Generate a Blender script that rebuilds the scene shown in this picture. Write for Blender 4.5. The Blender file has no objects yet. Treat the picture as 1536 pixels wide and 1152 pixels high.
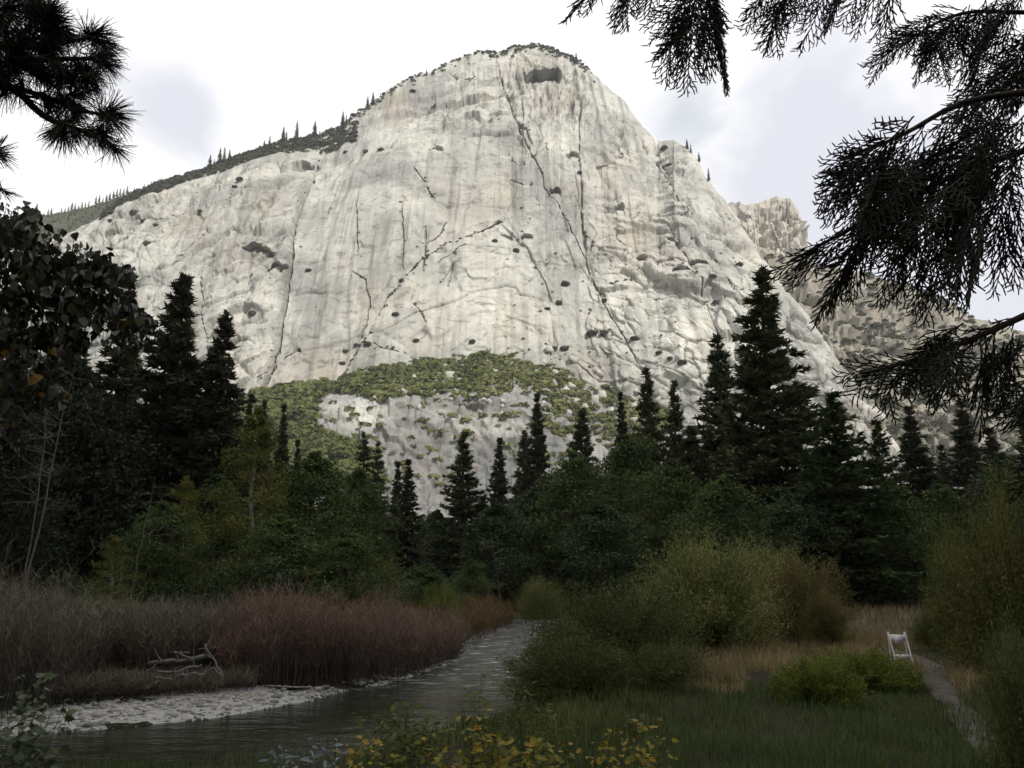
import bpy, math, random
import numpy as np
from mathutils import Vector

random.seed(7)
rng = np.random.default_rng(7)
SC = bpy.context.scene
COL = SC.collection

# ------------------------------------------------------------------ camera
F = 1280.0                                   # focal length in pixels of a 1536 wide frame
PITCH = math.atan(284.0 / F)                 # eye level sits 284 px under the frame centre
CAM = np.array([0.0, 0.0, 5.0])
cam_data = bpy.data.cameras.new('camera')
cam_data.sensor_width = 36.0
cam_data.lens = F / 1536.0 * 36.0
cam_data.clip_start = 0.05
cam_data.clip_end = 12000.0
cam = bpy.data.objects.new('camera', cam_data)
cam.location = CAM
cam.rotation_euler = (math.pi / 2 + PITCH, 0, 0)
COL.objects.link(cam)
SC.camera = cam

# ------------------------------------------------------------------ light
SUN_EL = math.radians(36.0)
SUN_AZ = math.radians(33.0)                  # to the right of straight behind the camera
sun_from = Vector((math.sin(SUN_AZ) * math.cos(SUN_EL), -math.cos(SUN_AZ) * math.cos(SUN_EL), math.sin(SUN_EL)))
sd = bpy.data.lights.new('sun', 'SUN')
sd.energy = 4.5
sd.angle = math.radians(0.6)
sd.color = (1.0, 0.962, 0.885)
so = bpy.data.objects.new('sun', sd)
so.rotation_euler = sun_from.to_track_quat('Z', 'Y').to_euler()
so.location = (0, 0, 50)
COL.objects.link(so)

SC.view_settings.view_transform = 'Standard'
SC.view_settings.look = 'None'
SC.view_settings.gamma = 1.0
SC.view_settings.exposure = 0.0
SC.view_settings.use_curve_mapping = False
SC.cycles.max_bounces = 4
SC.cycles.diffuse_bounces = 2
SC.cycles.glossy_bounces = 2
SC.cycles.transmission_bounces = 2
SC.cycles.volume_bounces = 0
SC.cycles.transparent_max_bounces = 4
SC.cycles.use_adaptive_sampling = True
SC.cycles.adaptive_threshold = 0.02
SC.cycles.use_denoising = True


def ray(px, py):
    """world direction through a pixel of the 1536x1152 photograph, scaled to y = 1"""
    px = np.asarray(px, float); py = np.asarray(py, float)
    c, s = math.cos(PITCH), math.sin(PITCH)
    dx = px - 768.0
    up = 576.0 - py
    dy = F * c - up * s
    dz = F * s + up * c
    return dx / dy, dz / dy


def P(px, py, Y):
    a, b = ray(px, py)
    return np.stack([CAM[0] + a * Y, np.zeros_like(a * Y) + Y, CAM[2] + b * Y], -1)


# ------------------------------------------------------------------ world: broken white cloud over a clear sky
W = bpy.data.worlds.new('World')
SC.world = W
W.use_nodes = True


def NT(tree):
    nodes, links = tree.nodes, tree.links

    def n(kind, **kw):
        nd = nodes.new(kind)
        for k, v in kw.items():
            if k.startswith('i_'):
                key = k[2:]
                key = int(key) if key.isdigit() else key.replace('_', ' ')
                sock = nd.inputs[key]
                if isinstance(v, bpy.types.NodeSocket):
                    links.new(v, sock)
                else:
                    sock.default_value = v
            else:
                setattr(nd, k, v)
        return nd
    return n, links


def math_node(n, op, a, b=None, c=None, clamp=False):
    m = n('ShaderNodeMath', operation=op, use_clamp=clamp)
    for i, v in enumerate((a, b, c)):
        if v is None:
            continue
        if isinstance(v, bpy.types.NodeSocket):
            m.id_data.links.new(v, m.inputs[i])
        else:
            m.inputs[i].default_value = v
    return m.outputs[0]


def mix_col(n, fac, a, b, blend='MIX'):
    m = n('ShaderNodeMix', data_type='RGBA', blend_type=blend)
    L = m.id_data.links
    for sock, v in ((m.inputs[0], fac), (m.inputs[6], a), (m.inputs[7], b)):
        if isinstance(v, bpy.types.NodeSocket):
            L.new(v, sock)
        elif isinstance(v, (tuple, list)):
            sock.default_value = (*v[:3], 1)
        else:
            sock.default_value = v
    return m.outputs[2]


def ramp(n, fac, stops, interp='LINEAR'):
    r = n('ShaderNodeValToRGB')
    r.color_ramp.interpolation = interp
    el = r.color_ramp.elements
    while len(el) < len(stops):
        el.new(0.5)
    for e, (p, c) in zip(el, stops):
        e.position = p
        e.color = (c, c, c, 1) if isinstance(c, (int, float)) else (*c[:3], 1)
    r.id_data.links.new(fac, r.inputs[0])
    return r.outputs[0]


def smooth(n, v, a, b):
    m = n('ShaderNodeMapRange', interpolation_type='SMOOTHSTEP')
    m.id_data.links.new(v, m.inputs[0])
    m.inputs[1].default_value = a
    m.inputs[2].default_value = b
    return m.outputs[0]


def build_world():
    t = W.node_tree
    t.nodes.clear()
    n, links = NT(t)
    tc = n('ShaderNodeTexCoord')
    sky = n('ShaderNodeTexSky', sky_type='NISHITA')
    sky.sun_disc = False
    sky.sun_elevation = SUN_EL
    sky.sun_rotation = math.pi - SUN_AZ
    sky.air_density = 1.0
    sky.dust_density = 1.5
    bg1 = n('ShaderNodeBackground', i_Strength=0.15)
    links.new(sky.outputs[0], bg1.inputs[0])
    sp = n('ShaderNodeSeparateXYZ', i_0=tc.outputs['Generated'])
    zz = math_node(n, 'ADD', math_node(n, 'MAXIMUM', sp.outputs[2], 0.0), 0.22)
    u = math_node(n, 'DIVIDE', sp.outputs[0], zz)
    v = math_node(n, 'DIVIDE', sp.outputs[1], zz)
    uv = n('ShaderNodeCombineXYZ', i_0=u, i_1=v, i_2=0.37)
    nz = n('ShaderNodeTexNoise', i_Vector=uv.outputs[0], i_Scale=1.3, i_Detail=6.0, i_Roughness=0.55, i_Distortion=0.5)
    nz2 = n('ShaderNodeTexNoise', i_Vector=uv.outputs[0], i_Scale=2.6, i_Detail=5.0, i_Roughness=0.5, i_Distortion=0.7)

    def blob(px, py, r, gain):
        a, b = ray(px, py)
        d = Vector((float(a), 1.0, float(b))).normalized()
        vm = n('ShaderNodeVectorMath', operation='DISTANCE')
        links.new(tc.outputs['Generated'], vm.inputs[0])
        vm.inputs[1].default_value = d
        q = math_node(n, 'DIVIDE', vm.outputs['Value'], r)
        q = math_node(n, 'POWER', q, 2.0)
        q = math_node(n, 'EXPONENT', math_node(n, 'MULTIPLY', q, -1.0))
        return math_node(n, 'MULTIPLY', q, gain)

    def total(vals):
        s = vals[0]
        for x in vals[1:]:
            s = math_node(n, 'ADD', s, x)
        return s
    # lilac grey undersides of cloud
    lil = total([nz.outputs[0], blob(262, 150, .055, .36), blob(308, 192, .05, .36), blob(205, 165, .06, .2), blob(1180, 240, .14, .36), blob(1330, 330, .18, .38),
                 blob(1480, 460, .14, .3), blob(600, 40, .3, -.2), blob(80, 280, .15, -.15), blob(1000, 30, .12, -.1)])
    nz3 = n('ShaderNodeTexNoise', i_Vector=uv.outputs[0], i_Scale=4.2, i_Detail=6.0, i_Roughness=0.6, i_Distortion=1.2)
    lf = smooth(n, math_node(n, 'ADD', lil, math_node(n, 'ADD', math_node(n, 'MULTIPLY', math_node(n, 'SUBTRACT', nz2.outputs[0], .5), .6), math_node(n, 'MULTIPLY', math_node(n, 'SUBTRACT', nz3.outputs[0], .5), .7))), 0.54, 1.06)
    # thin places where clear sky shows
    blu = total([nz2.outputs[0], blob(1000, 125, .07, .25), blob(1060, 190, .06, .22), blob(560, 118, .05, .3), blob(325, 215, .05, .26), blob(230, 250, .05, .12),
                 blob(640, 20, .2, -.2), blob(1230, 190, .09, -.2), blob(80, 330, .1, -.2)])
    bf = smooth(n, blu, 0.60, 0.92)
    white = (1.18, 1.18, 1.18)
    lilac = (0.86, 0.87, 0.96)
    cloud = mix_col(n, lf, white, lilac)
    bg2 = n('ShaderNodeBackground', i_Strength=0.95)
    links.new(cloud, bg2.inputs[0])
    mx = n('ShaderNodeMixShader')
    links.new(math_node(n, 'MULTIPLY', bf, 0.5), mx.inputs[0])
    links.new(bg2.outputs[0], mx.inputs[1])
    links.new(bg1.outputs[0], mx.inputs[2])
    out = n('ShaderNodeOutputWorld')
    links.new(mx.outputs[0], out.inputs[0])


build_world()

# ------------------------------------------------------------------ numpy noise
def _hash(ix, iy, iz, seed):
    h = (ix.astype(np.int64) * 374761393 + iy.astype(np.int64) * 668265263 + iz.astype(np.int64) * 2147483647 + seed * 974711) & 0xFFFFFFFF
    h = ((h ^ (h >> 13)) * 1274126177) & 0xFFFFFFFF
    h = ((h ^ (h >> 16)) * 2246822519) & 0xFFFFFFFF
    return (h ^ (h >> 15)) & 0xFFFFFFFF


def noise2(x, y, seed=0):
    """gradient noise in 2D, about -1..1"""
    x = np.asarray(x, float); y = np.asarray(y, float)
    x, y = np.broadcast_arrays(x, y)
    xi = np.floor(x); yi = np.floor(y)
    fx = x - xi; fy = y - yi
    ux = fx * fx * fx * (fx * (fx * 6 - 15) + 10)
    uy = fy * fy * fy * (fy * (fy * 6 - 15) + 10)
    z = np.zeros_like(xi)

    def g(ox, oy):
        a = _hash(xi + ox, yi + oy, z, seed) * (2 * math.pi / 4294967296.0)
        return np.cos(a) * (fx - ox) + np.sin(a) * (fy - oy)
    n00, n10, n01, n11 = g(0, 0), g(1, 0), g(0, 1), g(1, 1)
    a = n00 + ux * (n10 - n00)
    b = n01 + ux * (n11 - n01)
    return (a + uy * (b - a)) * 1.5


def fbm(x, y, seed=0, octaves=4, gain=0.5, lac=2.03):
    s = 0; a = 1.0; t = 0
    for o in range(octaves):
        s = s + a * noise2(x, y, seed + o * 17)
        t += a; a *= gain
        x = x * lac + 3.7; y = y * lac - 1.9
    return s / t


def ridged(x, y, seed=0, octaves=3):
    s = 0; a = 1.0; t = 0
    for o in range(octaves):
        s = s + a * (1 - np.abs(noise2(x, y, seed + o * 31)))
        t += a; a *= .5; x = x * 2.1; y = y * 2.1
    return s / t


def worley(x, y, seed=0):
    """F1, F2 and the nearest cell's random number"""
    xi = np.floor(x); yi = np.floor(y)
    f1 = np.full(x.shape, 9.0); f2 = np.full(x.shape, 9.0); cid = np.zeros(x.shape); z = np.zeros_like(xi)
    for ox in (-1, 0, 1):
        for oy in (-1, 0, 1):
            h = _hash(xi + ox, yi + oy, z, seed)
            jx = (h & 0xFFFF) / 65536.0; jy = ((h >> 16) & 0xFFFF) / 65536.0
            d = np.hypot(xi + ox + jx - x, yi + oy + jy - y)
            r = (_hash(xi + ox, yi + oy, z, seed + 99) & 0xFFFF) / 65536.0
            m = d < f1
            f2 = np.where(m, f1, np.minimum(f2, d))
            cid = np.where(m, r, cid)
            f1 = np.where(m, d, f1)
    return f1, f2, cid


def facets(x, y, seed=0):
    """tilted flat facets, one per cell, and the crack distance between cells"""
    xi = np.floor(x); yi = np.floor(y)
    f1 = np.full(x.shape, 9.0); f2 = np.full(x.shape, 9.0); h = np.zeros(x.shape); z = np.zeros_like(xi)
    for ox in (-1, 0, 1):
        for oy in (-1, 0, 1):
            q = _hash(xi + ox, yi + oy, z, seed)
            q2 = _hash(xi + ox, yi + oy, z, seed + 99)
            dx = xi + ox + (q & 0xFFFF) / 65536.0 - x; dy = yi + oy + ((q >> 16) & 0xFFFF) / 65536.0 - y
            d = np.abs(dx) * .65 + np.hypot(dx, dy) * .6
            val = (q2 & 0xFF) / 255.0 - .5 + (((q2 >> 8) & 0xFF) / 255.0 - .5) * dx * 2.2 + (((q2 >> 16) & 0xFF) / 255.0 - .5) * dy * 2.2
            m = d < f1
            f2 = np.where(m, f1, np.minimum(f2, d))
            h = np.where(m, val, h)
            f1 = np.where(m, d, f1)
    return h, f2 - f1


def sstep(a, b, x):
    t = np.clip((x - a) / (b - a), 0, 1)
    return t * t * (3 - 2 * t)


# ------------------------------------------------------------------ mesh helpers
class MB:
    """collects vertices and faces; build() links them as ONE mesh object"""
    def __init__(self):
        self.v = []; self.f = []; self.t = []; self.n = 0

    def add(self, verts, faces, tint=None):
        verts = np.asarray(verts, float).reshape(-1, 3)
        faces = np.asarray(faces, np.int64)
        self.v.append(verts)
        self.f.append(faces + self.n)
        if tint is None:
            tint = np.full(len(verts), 0.5)
        elif np.isscalar(tint):
            tint = np.full(len(verts), float(tint))
        self.t.append(np.asarray(tint, float))
        self.n += len(verts)
        return self

    def mesh(self, name, mat, smooth=False, attrs=None, sharp=0):
        v = np.concatenate(self.v) if self.v else np.zeros((0, 3))
        me = bpy.data.meshes.new(name)
        me.vertices.add(len(v))
        me.vertices.foreach_set('co', v.astype(np.float32).ravel())
        corner = np.concatenate([f.ravel() for f in self.f])
        sizes = np.concatenate([np.full(len(f), f.shape[1], np.int64) for f in self.f])
        me.loops.add(len(corner))
        me.loops.foreach_set('vertex_index', corner.astype(np.int32))
        me.polygons.add(len(sizes))
        start = np.concatenate([[0], np.cumsum(sizes)[:-1]])
        me.polygons.foreach_set('loop_start', start.astype(np.int32))
        if smooth:
            me.polygons.foreach_set('use_smooth', np.ones(len(sizes), bool))
        me.update(calc_edges=True)
        a = me.attributes.new('tint', 'FLOAT', 'POINT')
        a.data.foreach_set('value', np.concatenate(self.t).astype(np.float32))
        for k, arr in (attrs or {}).items():
            a = me.attributes.new(k, 'FLOAT', 'POINT')
            a.data.foreach_set('value', np.asarray(arr, np.float32).ravel())
        me.materials.append(mat)
        if sharp:
            me.set_sharp_from_angle(angle=math.radians(sharp))
        return me

    def build(self, name, mat, parent=None, smooth=False, attrs=None, sharp=0):
        return link(name, self.mesh(name, mat, smooth, attrs, sharp), parent)


def link(name, me, parent=None):
    o = bpy.data.objects.new(name, me)
    COL.objects.link(o)
    if parent is not None:
        o.parent = parent
    return o


def tag(o, label=None, cat=None, group=None, kind=None):
    if label: o['label'] = label
    if cat: o['category'] = cat
    if group: o['group'] = group
    if kind: o['kind'] = kind
    return o


def thing(name, loc, label, cat, group=None, rz=0.0, sc=(1, 1, 1)):
    o = bpy.data.objects.new(name, None)
    o.empty_display_size = 0.2
    COL.objects.link(o)
    o.location = [float(q) for q in loc]
    o.rotation_euler = (0, 0, rz)
    o.scale = sc
    return tag(o, label, cat, group)


def unit(v):
    v = np.asarray(v, float)
    return v / np.maximum(np.linalg.norm(v, axis=-1, keepdims=True), 1e-9)


def perp(d):
    r = rng.normal(size=d.shape)
    return unit(np.cross(d, r))


def add_leaves(mb, base, d, L, Wd, tint=None, fold=0.0, side=None, tri=False):
    """rhombus leaves: base (N,3), direction d, length L, width Wd"""
    N = len(base)
    if N == 0: return
    d = unit(d)
    if side is None: side = perp(d)
    L = np.broadcast_to(np.asarray(L, float), (N,))[:, None]
    Wd = np.broadcast_to(np.asarray(Wd, float), (N,))[:, None]
    if tint is None: tint = rng.random(N)
    if tri:
        v = np.stack([base - side * Wd * .5, base + side * Wd * .5, base + d * L], 1)
        mb.add(v.reshape(-1, 3), np.arange(N * 3).reshape(N, 3), np.repeat(np.broadcast_to(tint, (N,)), 3))
        return
    nrm = np.cross(d, side)
    v = np.stack([base, base + d * L * .45 + side * Wd * .5 + nrm * Wd * fold, base + d * L, base + d * L * .45 - side * Wd * .5 + nrm * Wd * fold], 1)
    f = np.arange(N * 4).reshape(N, 4)
    if tint is None: tint = rng.random(N)
    mb.add(v.reshape(-1, 3), f, np.repeat(np.broadcast_to(tint, (N,)), 4))


def add_segs(mb, A, B, ra, rb, tint=0.5, sides=3):
    """thin open prisms between A and B (N,3)"""
    A = np.asarray(A, float).reshape(-1, 3); B = np.asarray(B, float).reshape(-1, 3)
    N = len(A)
    if N == 0: return
    d = unit(B - A)
    s = perp(d); t = np.cross(d, s)
    ra = np.broadcast_to(np.asarray(ra, float), (N,))[:, None]; rb = np.broadcast_to(np.asarray(rb, float), (N,))[:, None]
    rings = []
    for k in range(sides):
        a = 2 * math.pi * k / sides
        o = math.cos(a) * s + math.sin(a) * t
        rings.append((A + o * ra, B + o * rb))
    v = np.stack([r[0] for r in rings] + [r[1] for r in rings], 1)
    b = np.arange(N)[:, None] * (2 * sides)
    f = np.concatenate([np.concatenate([b + k, b + (k + 1) % sides, b + sides + (k + 1) % sides, b + sides + k], 1) for k in range(sides)])
    tint = np.broadcast_to(np.asarray(tint, float), (N,))
    mb.add(v.reshape(-1, 3), f, np.repeat(tint, 2 * sides))


def add_ribbons(mb, A, B, ra, rb, tint=0.5):
    """flat slivers between A and B, turned at random: twigs and needles"""
    A = np.asarray(A, float); B = np.asarray(B, float); N = len(A)
    s = perp(unit(B - A))
    ra = np.broadcast_to(np.asarray(ra, float), (N,))[:, None]; rb = np.broadcast_to(np.asarray(rb, float), (N,))[:, None]
    v = np.stack([A - s * ra, A + s * ra, B + s * rb, B - s * rb], 1)
    mb.add(v.reshape(-1, 3), np.arange(4 * N).reshape(N, 4), np.repeat(np.broadcast_to(np.asarray(tint, float), (N,)), 4))


def add_tube(mb, pts, radii, sides=8, tint=0.5, cap=True):
    pts = np.asarray(pts, float); n = len(pts)
    radii = np.broadcast_to(np.asarray(radii, float), (n,))
    tan = unit(np.gradient(pts, axis=0))
    ref = np.array([0.31, 0.17, 0.93]) if abs(tan[0][2]) < .9 else np.array([1.0, .1, .05])
    s = unit(np.cross(tan, ref)); t = np.cross(tan, s)
    a = np.linspace(0, 2 * math.pi, sides, endpoint=False)
    v = pts[:, None] + radii[:, None, None] * (np.cos(a)[None, :, None] * s[:, None] + np.sin(a)[None, :, None] * t[:, None])
    i = np.arange(n - 1)[:, None] * sides; k = np.arange(sides)[None]
    f = np.stack([i + k, i + (k + 1) % sides, i + sides + (k + 1) % sides, i + sides + k], -1).reshape(-1, 4)
    mb.add(v.reshape(-1, 3), f, tint)
    if cap:
        for r in (0, n - 1):
            c = np.concatenate([v[r], pts[r][None]])
            fc = np.array([[q, (q + 1) % sides, sides] for q in range(sides)])
            mb.add(c, fc, tint)


def add_box(mb, c, half, rot=None, tint=.5):
    s = np.array([[x, y, z] for x in (-1, 1) for y in (-1, 1) for z in (-1, 1)], float) * np.asarray(half, float)
    if rot is not None: s = s @ np.asarray(rot, float).T
    f = [[0, 1, 3, 2], [4, 6, 7, 5], [0, 4, 5, 1], [2, 3, 7, 6], [0, 2, 6, 4], [1, 5, 7, 3]]
    mb.add(s + np.asarray(c, float), f, tint)


def grid_faces(R, C):
    i = np.arange(R - 1)[:, None] * C + np.arange(C - 1)[None]
    return np.stack([i, i + 1, i + C + 1, i + C], -1).reshape(-1, 4)


# ------------------------------------------------------------------ materials
def new_mat(name):
    m = bpy.data.materials.new(name)
    m.use_nodes = True
    m.node_tree.nodes.clear()
    n, links = NT(m.node_tree)
    out = n('ShaderNodeOutputMaterial')
    return m, n, links, out


def foliage(name, stops, transl=0.28, rough=0.7, clump=0.0, spec=0.12, gain=1.36):
    """leaf material: colour from the per-leaf 'tint' attribute plus drift from thing to thing"""
    m, n, links, out = new_mat(name)
    at = n('ShaderNodeAttribute', attribute_name='tint')
    oi = n('ShaderNodeObjectInfo')
    f = math_node(n, 'ADD', at.outputs['Fac'], math_node(n, 'MULTIPLY', math_node(n, 'SUBTRACT', oi.outputs['Random'], 0.5), 0.22), clamp=True)
    if clump:
        tc = n('ShaderNodeTexCoord')
        nz = n('ShaderNodeTexNoise', i_Vector=tc.outputs['Object'], i_Scale=clump, i_Detail=3.0)
        f = math_node(n, 'ADD', f, math_node(n, 'MULTIPLY', math_node(n, 'SUBTRACT', nz.outputs[0], 0.5), 1.1), clamp=True)
    col = ramp(n, f, [(q, [min(.7, w * gain) for w in c]) for q, c in stops])
    p = n('ShaderNodeBsdfPrincipled', i_Roughness=rough)
    p.inputs['Specular IOR Level'].default_value = spec
    links.new(col, p.inputs['Base Color'])
    tr = n('ShaderNodeBsdfTranslucent')
    links.new(col, tr.inputs[0])
    mx = n('ShaderNodeMixShader', i_0=transl)
    links.new(p.outputs[0], mx.inputs[1]); links.new(tr.outputs[0], mx.inputs[2])
    links.new(mx.outputs[0], out.inputs[0])
    return m


def bark(name, c1, c2, scale=6.0):
    m, n, links, out = new_mat(name)
    tc = n('ShaderNodeTexCoord')
    mp = n('ShaderNodeMapping', i_0=tc.outputs['Object']); mp.inputs['Scale'].default_value = (1, 1, .22)
    nz = n('ShaderNodeTexNoise', i_Vector=mp.outputs[0], i_Scale=scale, i_Detail=6.0, i_Roughness=.65)
    col = ramp(n, nz.outputs[0], [(.3, c1), (.7, c2)])
    bp = n('ShaderNodeBump', i_Strength=.7, i_Distance=.03, i_Height=nz.outputs[0])
    p = n('ShaderNodeBsdfPrincipled', i_Roughness=.85)
    p.inputs['Specular IOR Level'].default_value = .15
    links.new(col, p.inputs['Base Color']); links.new(bp.outputs[0], p.inputs['Normal'])
    links.new(p.outputs[0], out.inputs[0])
    return m


def granite(name, light, grey, tan, dark, streak=1.0, scale=1.0):
    """pale granite: vertical water streaks, tan and grey stains, grain"""
    m, n, links, out = new_mat(name)
    tc = n('ShaderNodeTexCoord')
    def tex(sx, sz, sc, det=5.0, rough=.55, dist=0.0):
        mp = n('ShaderNodeMapping', i_0=tc.outputs['Object']); mp.inputs['Scale'].default_value = (sx, sx if sz > .3 else sz, sz)
        return n('ShaderNodeTexNoise', i_Vector=mp.outputs[0], i_Scale=sc, i_Detail=det, i_Roughness=rough, i_Distortion=dist).outputs[0]
    big = tex(1, .8, .011 * scale, 4.0, .6, .6)
    c = mix_col(n, ramp(n, big, [(.40, 0), (.58, 1)]), grey, light)
    mid = tex(1, .6, .05 * scale, 4.0, .65, .4)
    c = mix_col(n, math_node(n, 'MULTIPLY', ramp(n, mid, [(.50, 0), (.64, 1)]), .5), c, [q * .72 for q in grey])
    ta = n('ShaderNodeAttribute', attribute_name='tan').outputs['Fac']
    tn = tex(1, .25, .03 * scale, 3.0, .6)
    c = mix_col(n, math_node(n, 'MULTIPLY', ta, ramp(n, tn, [(.3, .25), (.65, 1)]), clamp=True), c, tan)
    tn2 = tex(1, .35, .016 * scale, 3.0, .6, .5)
    c = mix_col(n, math_node(n, 'MULTIPLY', ramp(n, tn2, [(.55, 0), (.72, 1)]), .28), c, tan)
    st = tex(1, .045, .085 * scale, 4.0, .6, .25)
    c = mix_col(n, math_node(n, 'MULTIPLY', ramp(n, st, [(.51, 0), (.67, 1)]), .62 * streak), c, dark)
    st2 = tex(1, .05, .16 * scale, 3.0, .5, .2)
    c = mix_col(n, math_node(n, 'MULTIPLY', ramp(n, st2, [(.58, 0), (.72, 1)]), .35 * streak), c, [min(.8, q * 1.25) for q in light])
    pa = n('ShaderNodeAttribute', attribute_name='pale').outputs['Fac']  # paler rock, with sun patches painted into the colour
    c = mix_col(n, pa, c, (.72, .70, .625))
    sn = n('ShaderNodeAttribute', attribute_name='stain_shade').outputs['Fac']  # grey stains together with painted overhang shade
    c = mix_col(n, math_node(n, 'MULTIPLY', sn, ramp(n, st, [(.3, .5), (.6, 1)]), clamp=True), c, dark)
    fine = tex(1, 1, .22 * scale, 4.0, .7)
    c = mix_col(n, ramp(n, fine, [(.40, .0), (.72, .30)]), c, [q * .55 for q in grey])
    # open joints: thin dark lines for soil, lichen and painted crack shade, only here and there
    wn = n('ShaderNodeTexNoise', i_Vector=tc.outputs['Object'], i_Scale=.035 * scale, i_Detail=2.0)
    off = n('ShaderNodeVectorMath', operation='SCALE'); links.new(wn.outputs['Color'], off.inputs[0]); off.inputs['Scale'].default_value = 16.0 / scale
    ad = n('ShaderNodeVectorMath', operation='ADD'); links.new(tc.outputs['Object'], ad.inputs[0]); links.new(off.outputs[0], ad.inputs[1])
    def joints(rot, sx, sz, sc, mask, w):
        mp = n('ShaderNodeMapping', i_0=ad.outputs[0]); mp.inputs['Rotation'].default_value = (0, rot, 0); mp.inputs['Scale'].default_value = (sx, .25, sz)
        vo = n('ShaderNodeTexVoronoi', feature='DISTANCE_TO_EDGE', i_Vector=mp.outputs[0], i_Scale=sc * scale)
        return math_node(n, 'MULTIPLY', ramp(n, vo.outputs['Distance'], [(0, 1), (w, 0)]), mask)
    m1 = ramp(n, mid, [(.52, 0), (.60, 1)]); m2 = ramp(n, mid, [(.40, 1), (.47, 0)])
    jj = math_node(n, 'MAXIMUM', joints(.55, .5, 1.3, .030, m1, .05), joints(-.7, .55, 1.2, .040, m2, .05))
    c = mix_col(n, math_node(n, 'MULTIPLY', jj, .65), c, dark)
    b2 = n('ShaderNodeBump', i_Strength=.3, i_Distance=2.2 / scale, i_Height=fine)
    p = n('ShaderNodeBsdfPrincipled', i_Roughness=.9)
    p.inputs['Specular IOR Level'].default_value = .2
    links.new(c, p.inputs['Base Color']); links.new(b2.outputs[0], p.inputs['Normal'])
    links.new(p.outputs[0], out.inputs[0])
    return m


def simple(name, c, rough=.6, c2=None, scale=8.0, bump=.0):
    m, n, links, out = new_mat(name)
    p = n('ShaderNodeBsdfPrincipled', i_Roughness=rough)
    if rough > .8: p.inputs['Specular IOR Level'].default_value = .08
    tc = n('ShaderNodeTexCoord')
    nz = n('ShaderNodeTexNoise', i_Vector=tc.outputs['Object'], i_Scale=scale, i_Detail=5.0)
    links.new(ramp(n, nz.outputs[0], [(.3, c), (.7, c2 or [q * .8 for q in c])]), p.inputs['Base Color'])
    if bump:
        b = n('ShaderNodeBump', i_Strength=.6, i_Distance=bump, i_Height=nz.outputs[0])
        links.new(b.outputs[0], p.inputs['Normal'])
    links.new(p.outputs[0], out.inputs[0])
    return m


def tinted(name, stops, rough=.85, spec=.1):
    m, n, links, out = new_mat(name)
    at = n('ShaderNodeAttribute', attribute_name='tint')
    p = n('ShaderNodeBsdfPrincipled', i_Roughness=rough)
    p.inputs['Specular IOR Level'].default_value = spec
    links.new(ramp(n, at.outputs['Fac'], stops), p.inputs['Base Color'])
    links.new(p.outputs[0], out.inputs[0])
    return m


M = {}
M['granite'] = granite('granite', (.44, .43, .39), (.26, .257, .24), (.40, .335, .245), (.085, .083, .078))
M['granite_low'] = granite('fractured_granite', (.26, .256, .244), (.155, .153, .149), (.25, .205, .16), (.07, .07, .067), streak=.6, scale=1.7)
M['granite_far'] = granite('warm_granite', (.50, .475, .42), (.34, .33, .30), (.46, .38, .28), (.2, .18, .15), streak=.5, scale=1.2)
M['hill_rock'] = granite('brushy_granite', (.30, .285, .25), (.17, .165, .145), (.26, .215, .155), (.09, .09, .075), streak=.3, scale=1.5)
M['ridge_soil'] = granite('wooded_slope', (.075, .08, .05), (.045, .05, .032), (.09, .08, .05), (.03, .035, .022), streak=.3, scale=1.5)
M['needles'] = foliage('conifer_needles', [(0, (.028, .036, .016)), (.5, (.06, .075, .03)), (1, (.11, .12, .05))], .15, .6)
M['needles_dark'] = foliage('dark_conifer_needles', [(0, (.024, .029, .017)), (.6, (.058, .064, .034)), (1, (.11, .112, .06))], .12, .6)
M['needles_green'] = foliage('green_conifer_needles', [(0, (.022, .034, .010)), (.5, (.045, .068, .02)), (1, (.08, .105, .035))], .18, .6)
M['leaf_green'] = foliage('broad_leaves', [(0, (.026, .044, .014)), (.5, (.056, .084, .027)), (.9, (.095, .125, .042)), (1, (.17, .165, .05))], .28)
M['leaf_yellowgreen'] = foliage('autumn_tinged_leaves', [(0, (.035, .048, .010)), (.5, (.085, .095, .02)), (.85, (.14, .125, .03)), (1, (.24, .17, .04))], .3)
M['leaf_dim'] = foliage('dim_leaves', [(0, (.021, .034, .015)), (.5, (.044, .065, .029)), (1, (.09, .112, .05))], .25)
M['leaf_dark'] = foliage('darkest_leaves', [(0, (.010, .015, .008)), (.5, (.022, .030, .015)), (1, (.05, .06, .03))], .2)
M['willow'] = foliage('willow_leaves', [(0, (.07, .08, .026)), (.5, (.155, .165, .056)), (1, (.26, .25, .095))], .3, clump=.5)
M['willow_brown'] = foliage('browning_willow_leaves', [(0, (.055, .046, .018)), (.5, (.11, .092, .034)), (1, (.18, .145, .055))], .3, clump=.5)
M['willow_dark'] = foliage('dark_willow_leaves', [(0, (.032, .039, .013)), (.5, (.07, .082, .026)), (1, (.15, .16, .058))], .25, clump=.8)
M['willow_olive'] = foliage('olive_willow_leaves', [(0, (.035, .038, .010)), (.5, (.07, .074, .02)), (1, (.13, .13, .04))], .3, clump=.7)
M['green_bush'] = foliage('lush_bush_leaves', [(0, (.04, .055, .008)), (.5, (.085, .11, .016)), (1, (.14, .16, .035))], .3, clump=1.2)
M['twig_red'] = tinted('red_brown_twigs', [(0, (.07, .058, .052)), (.45, (.13, .098, .086)), (.8, (.19, .125, .098)), (1, (.24, .155, .11))])
M['twig_grey'] = tinted('grey_brown_twigs', [(0, (.06, .053, .046)), (.5, (.11, .095, .076)), (1, (.18, .155, .11))])
M['twig_tan'] = tinted('tan_twigs', [(0, (.06, .045, .028)), (.5, (.13, .09, .045)), (1, (.20, .135, .065))])
M['chaparral'] = foliage('chaparral_leaves', [(0, (.035, .042, .016)), (.45, (.075, .088, .028)), (.8, (.12, .125, .045)), (1, (.17, .155, .085))], .12, .7, gain=1.3)
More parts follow.
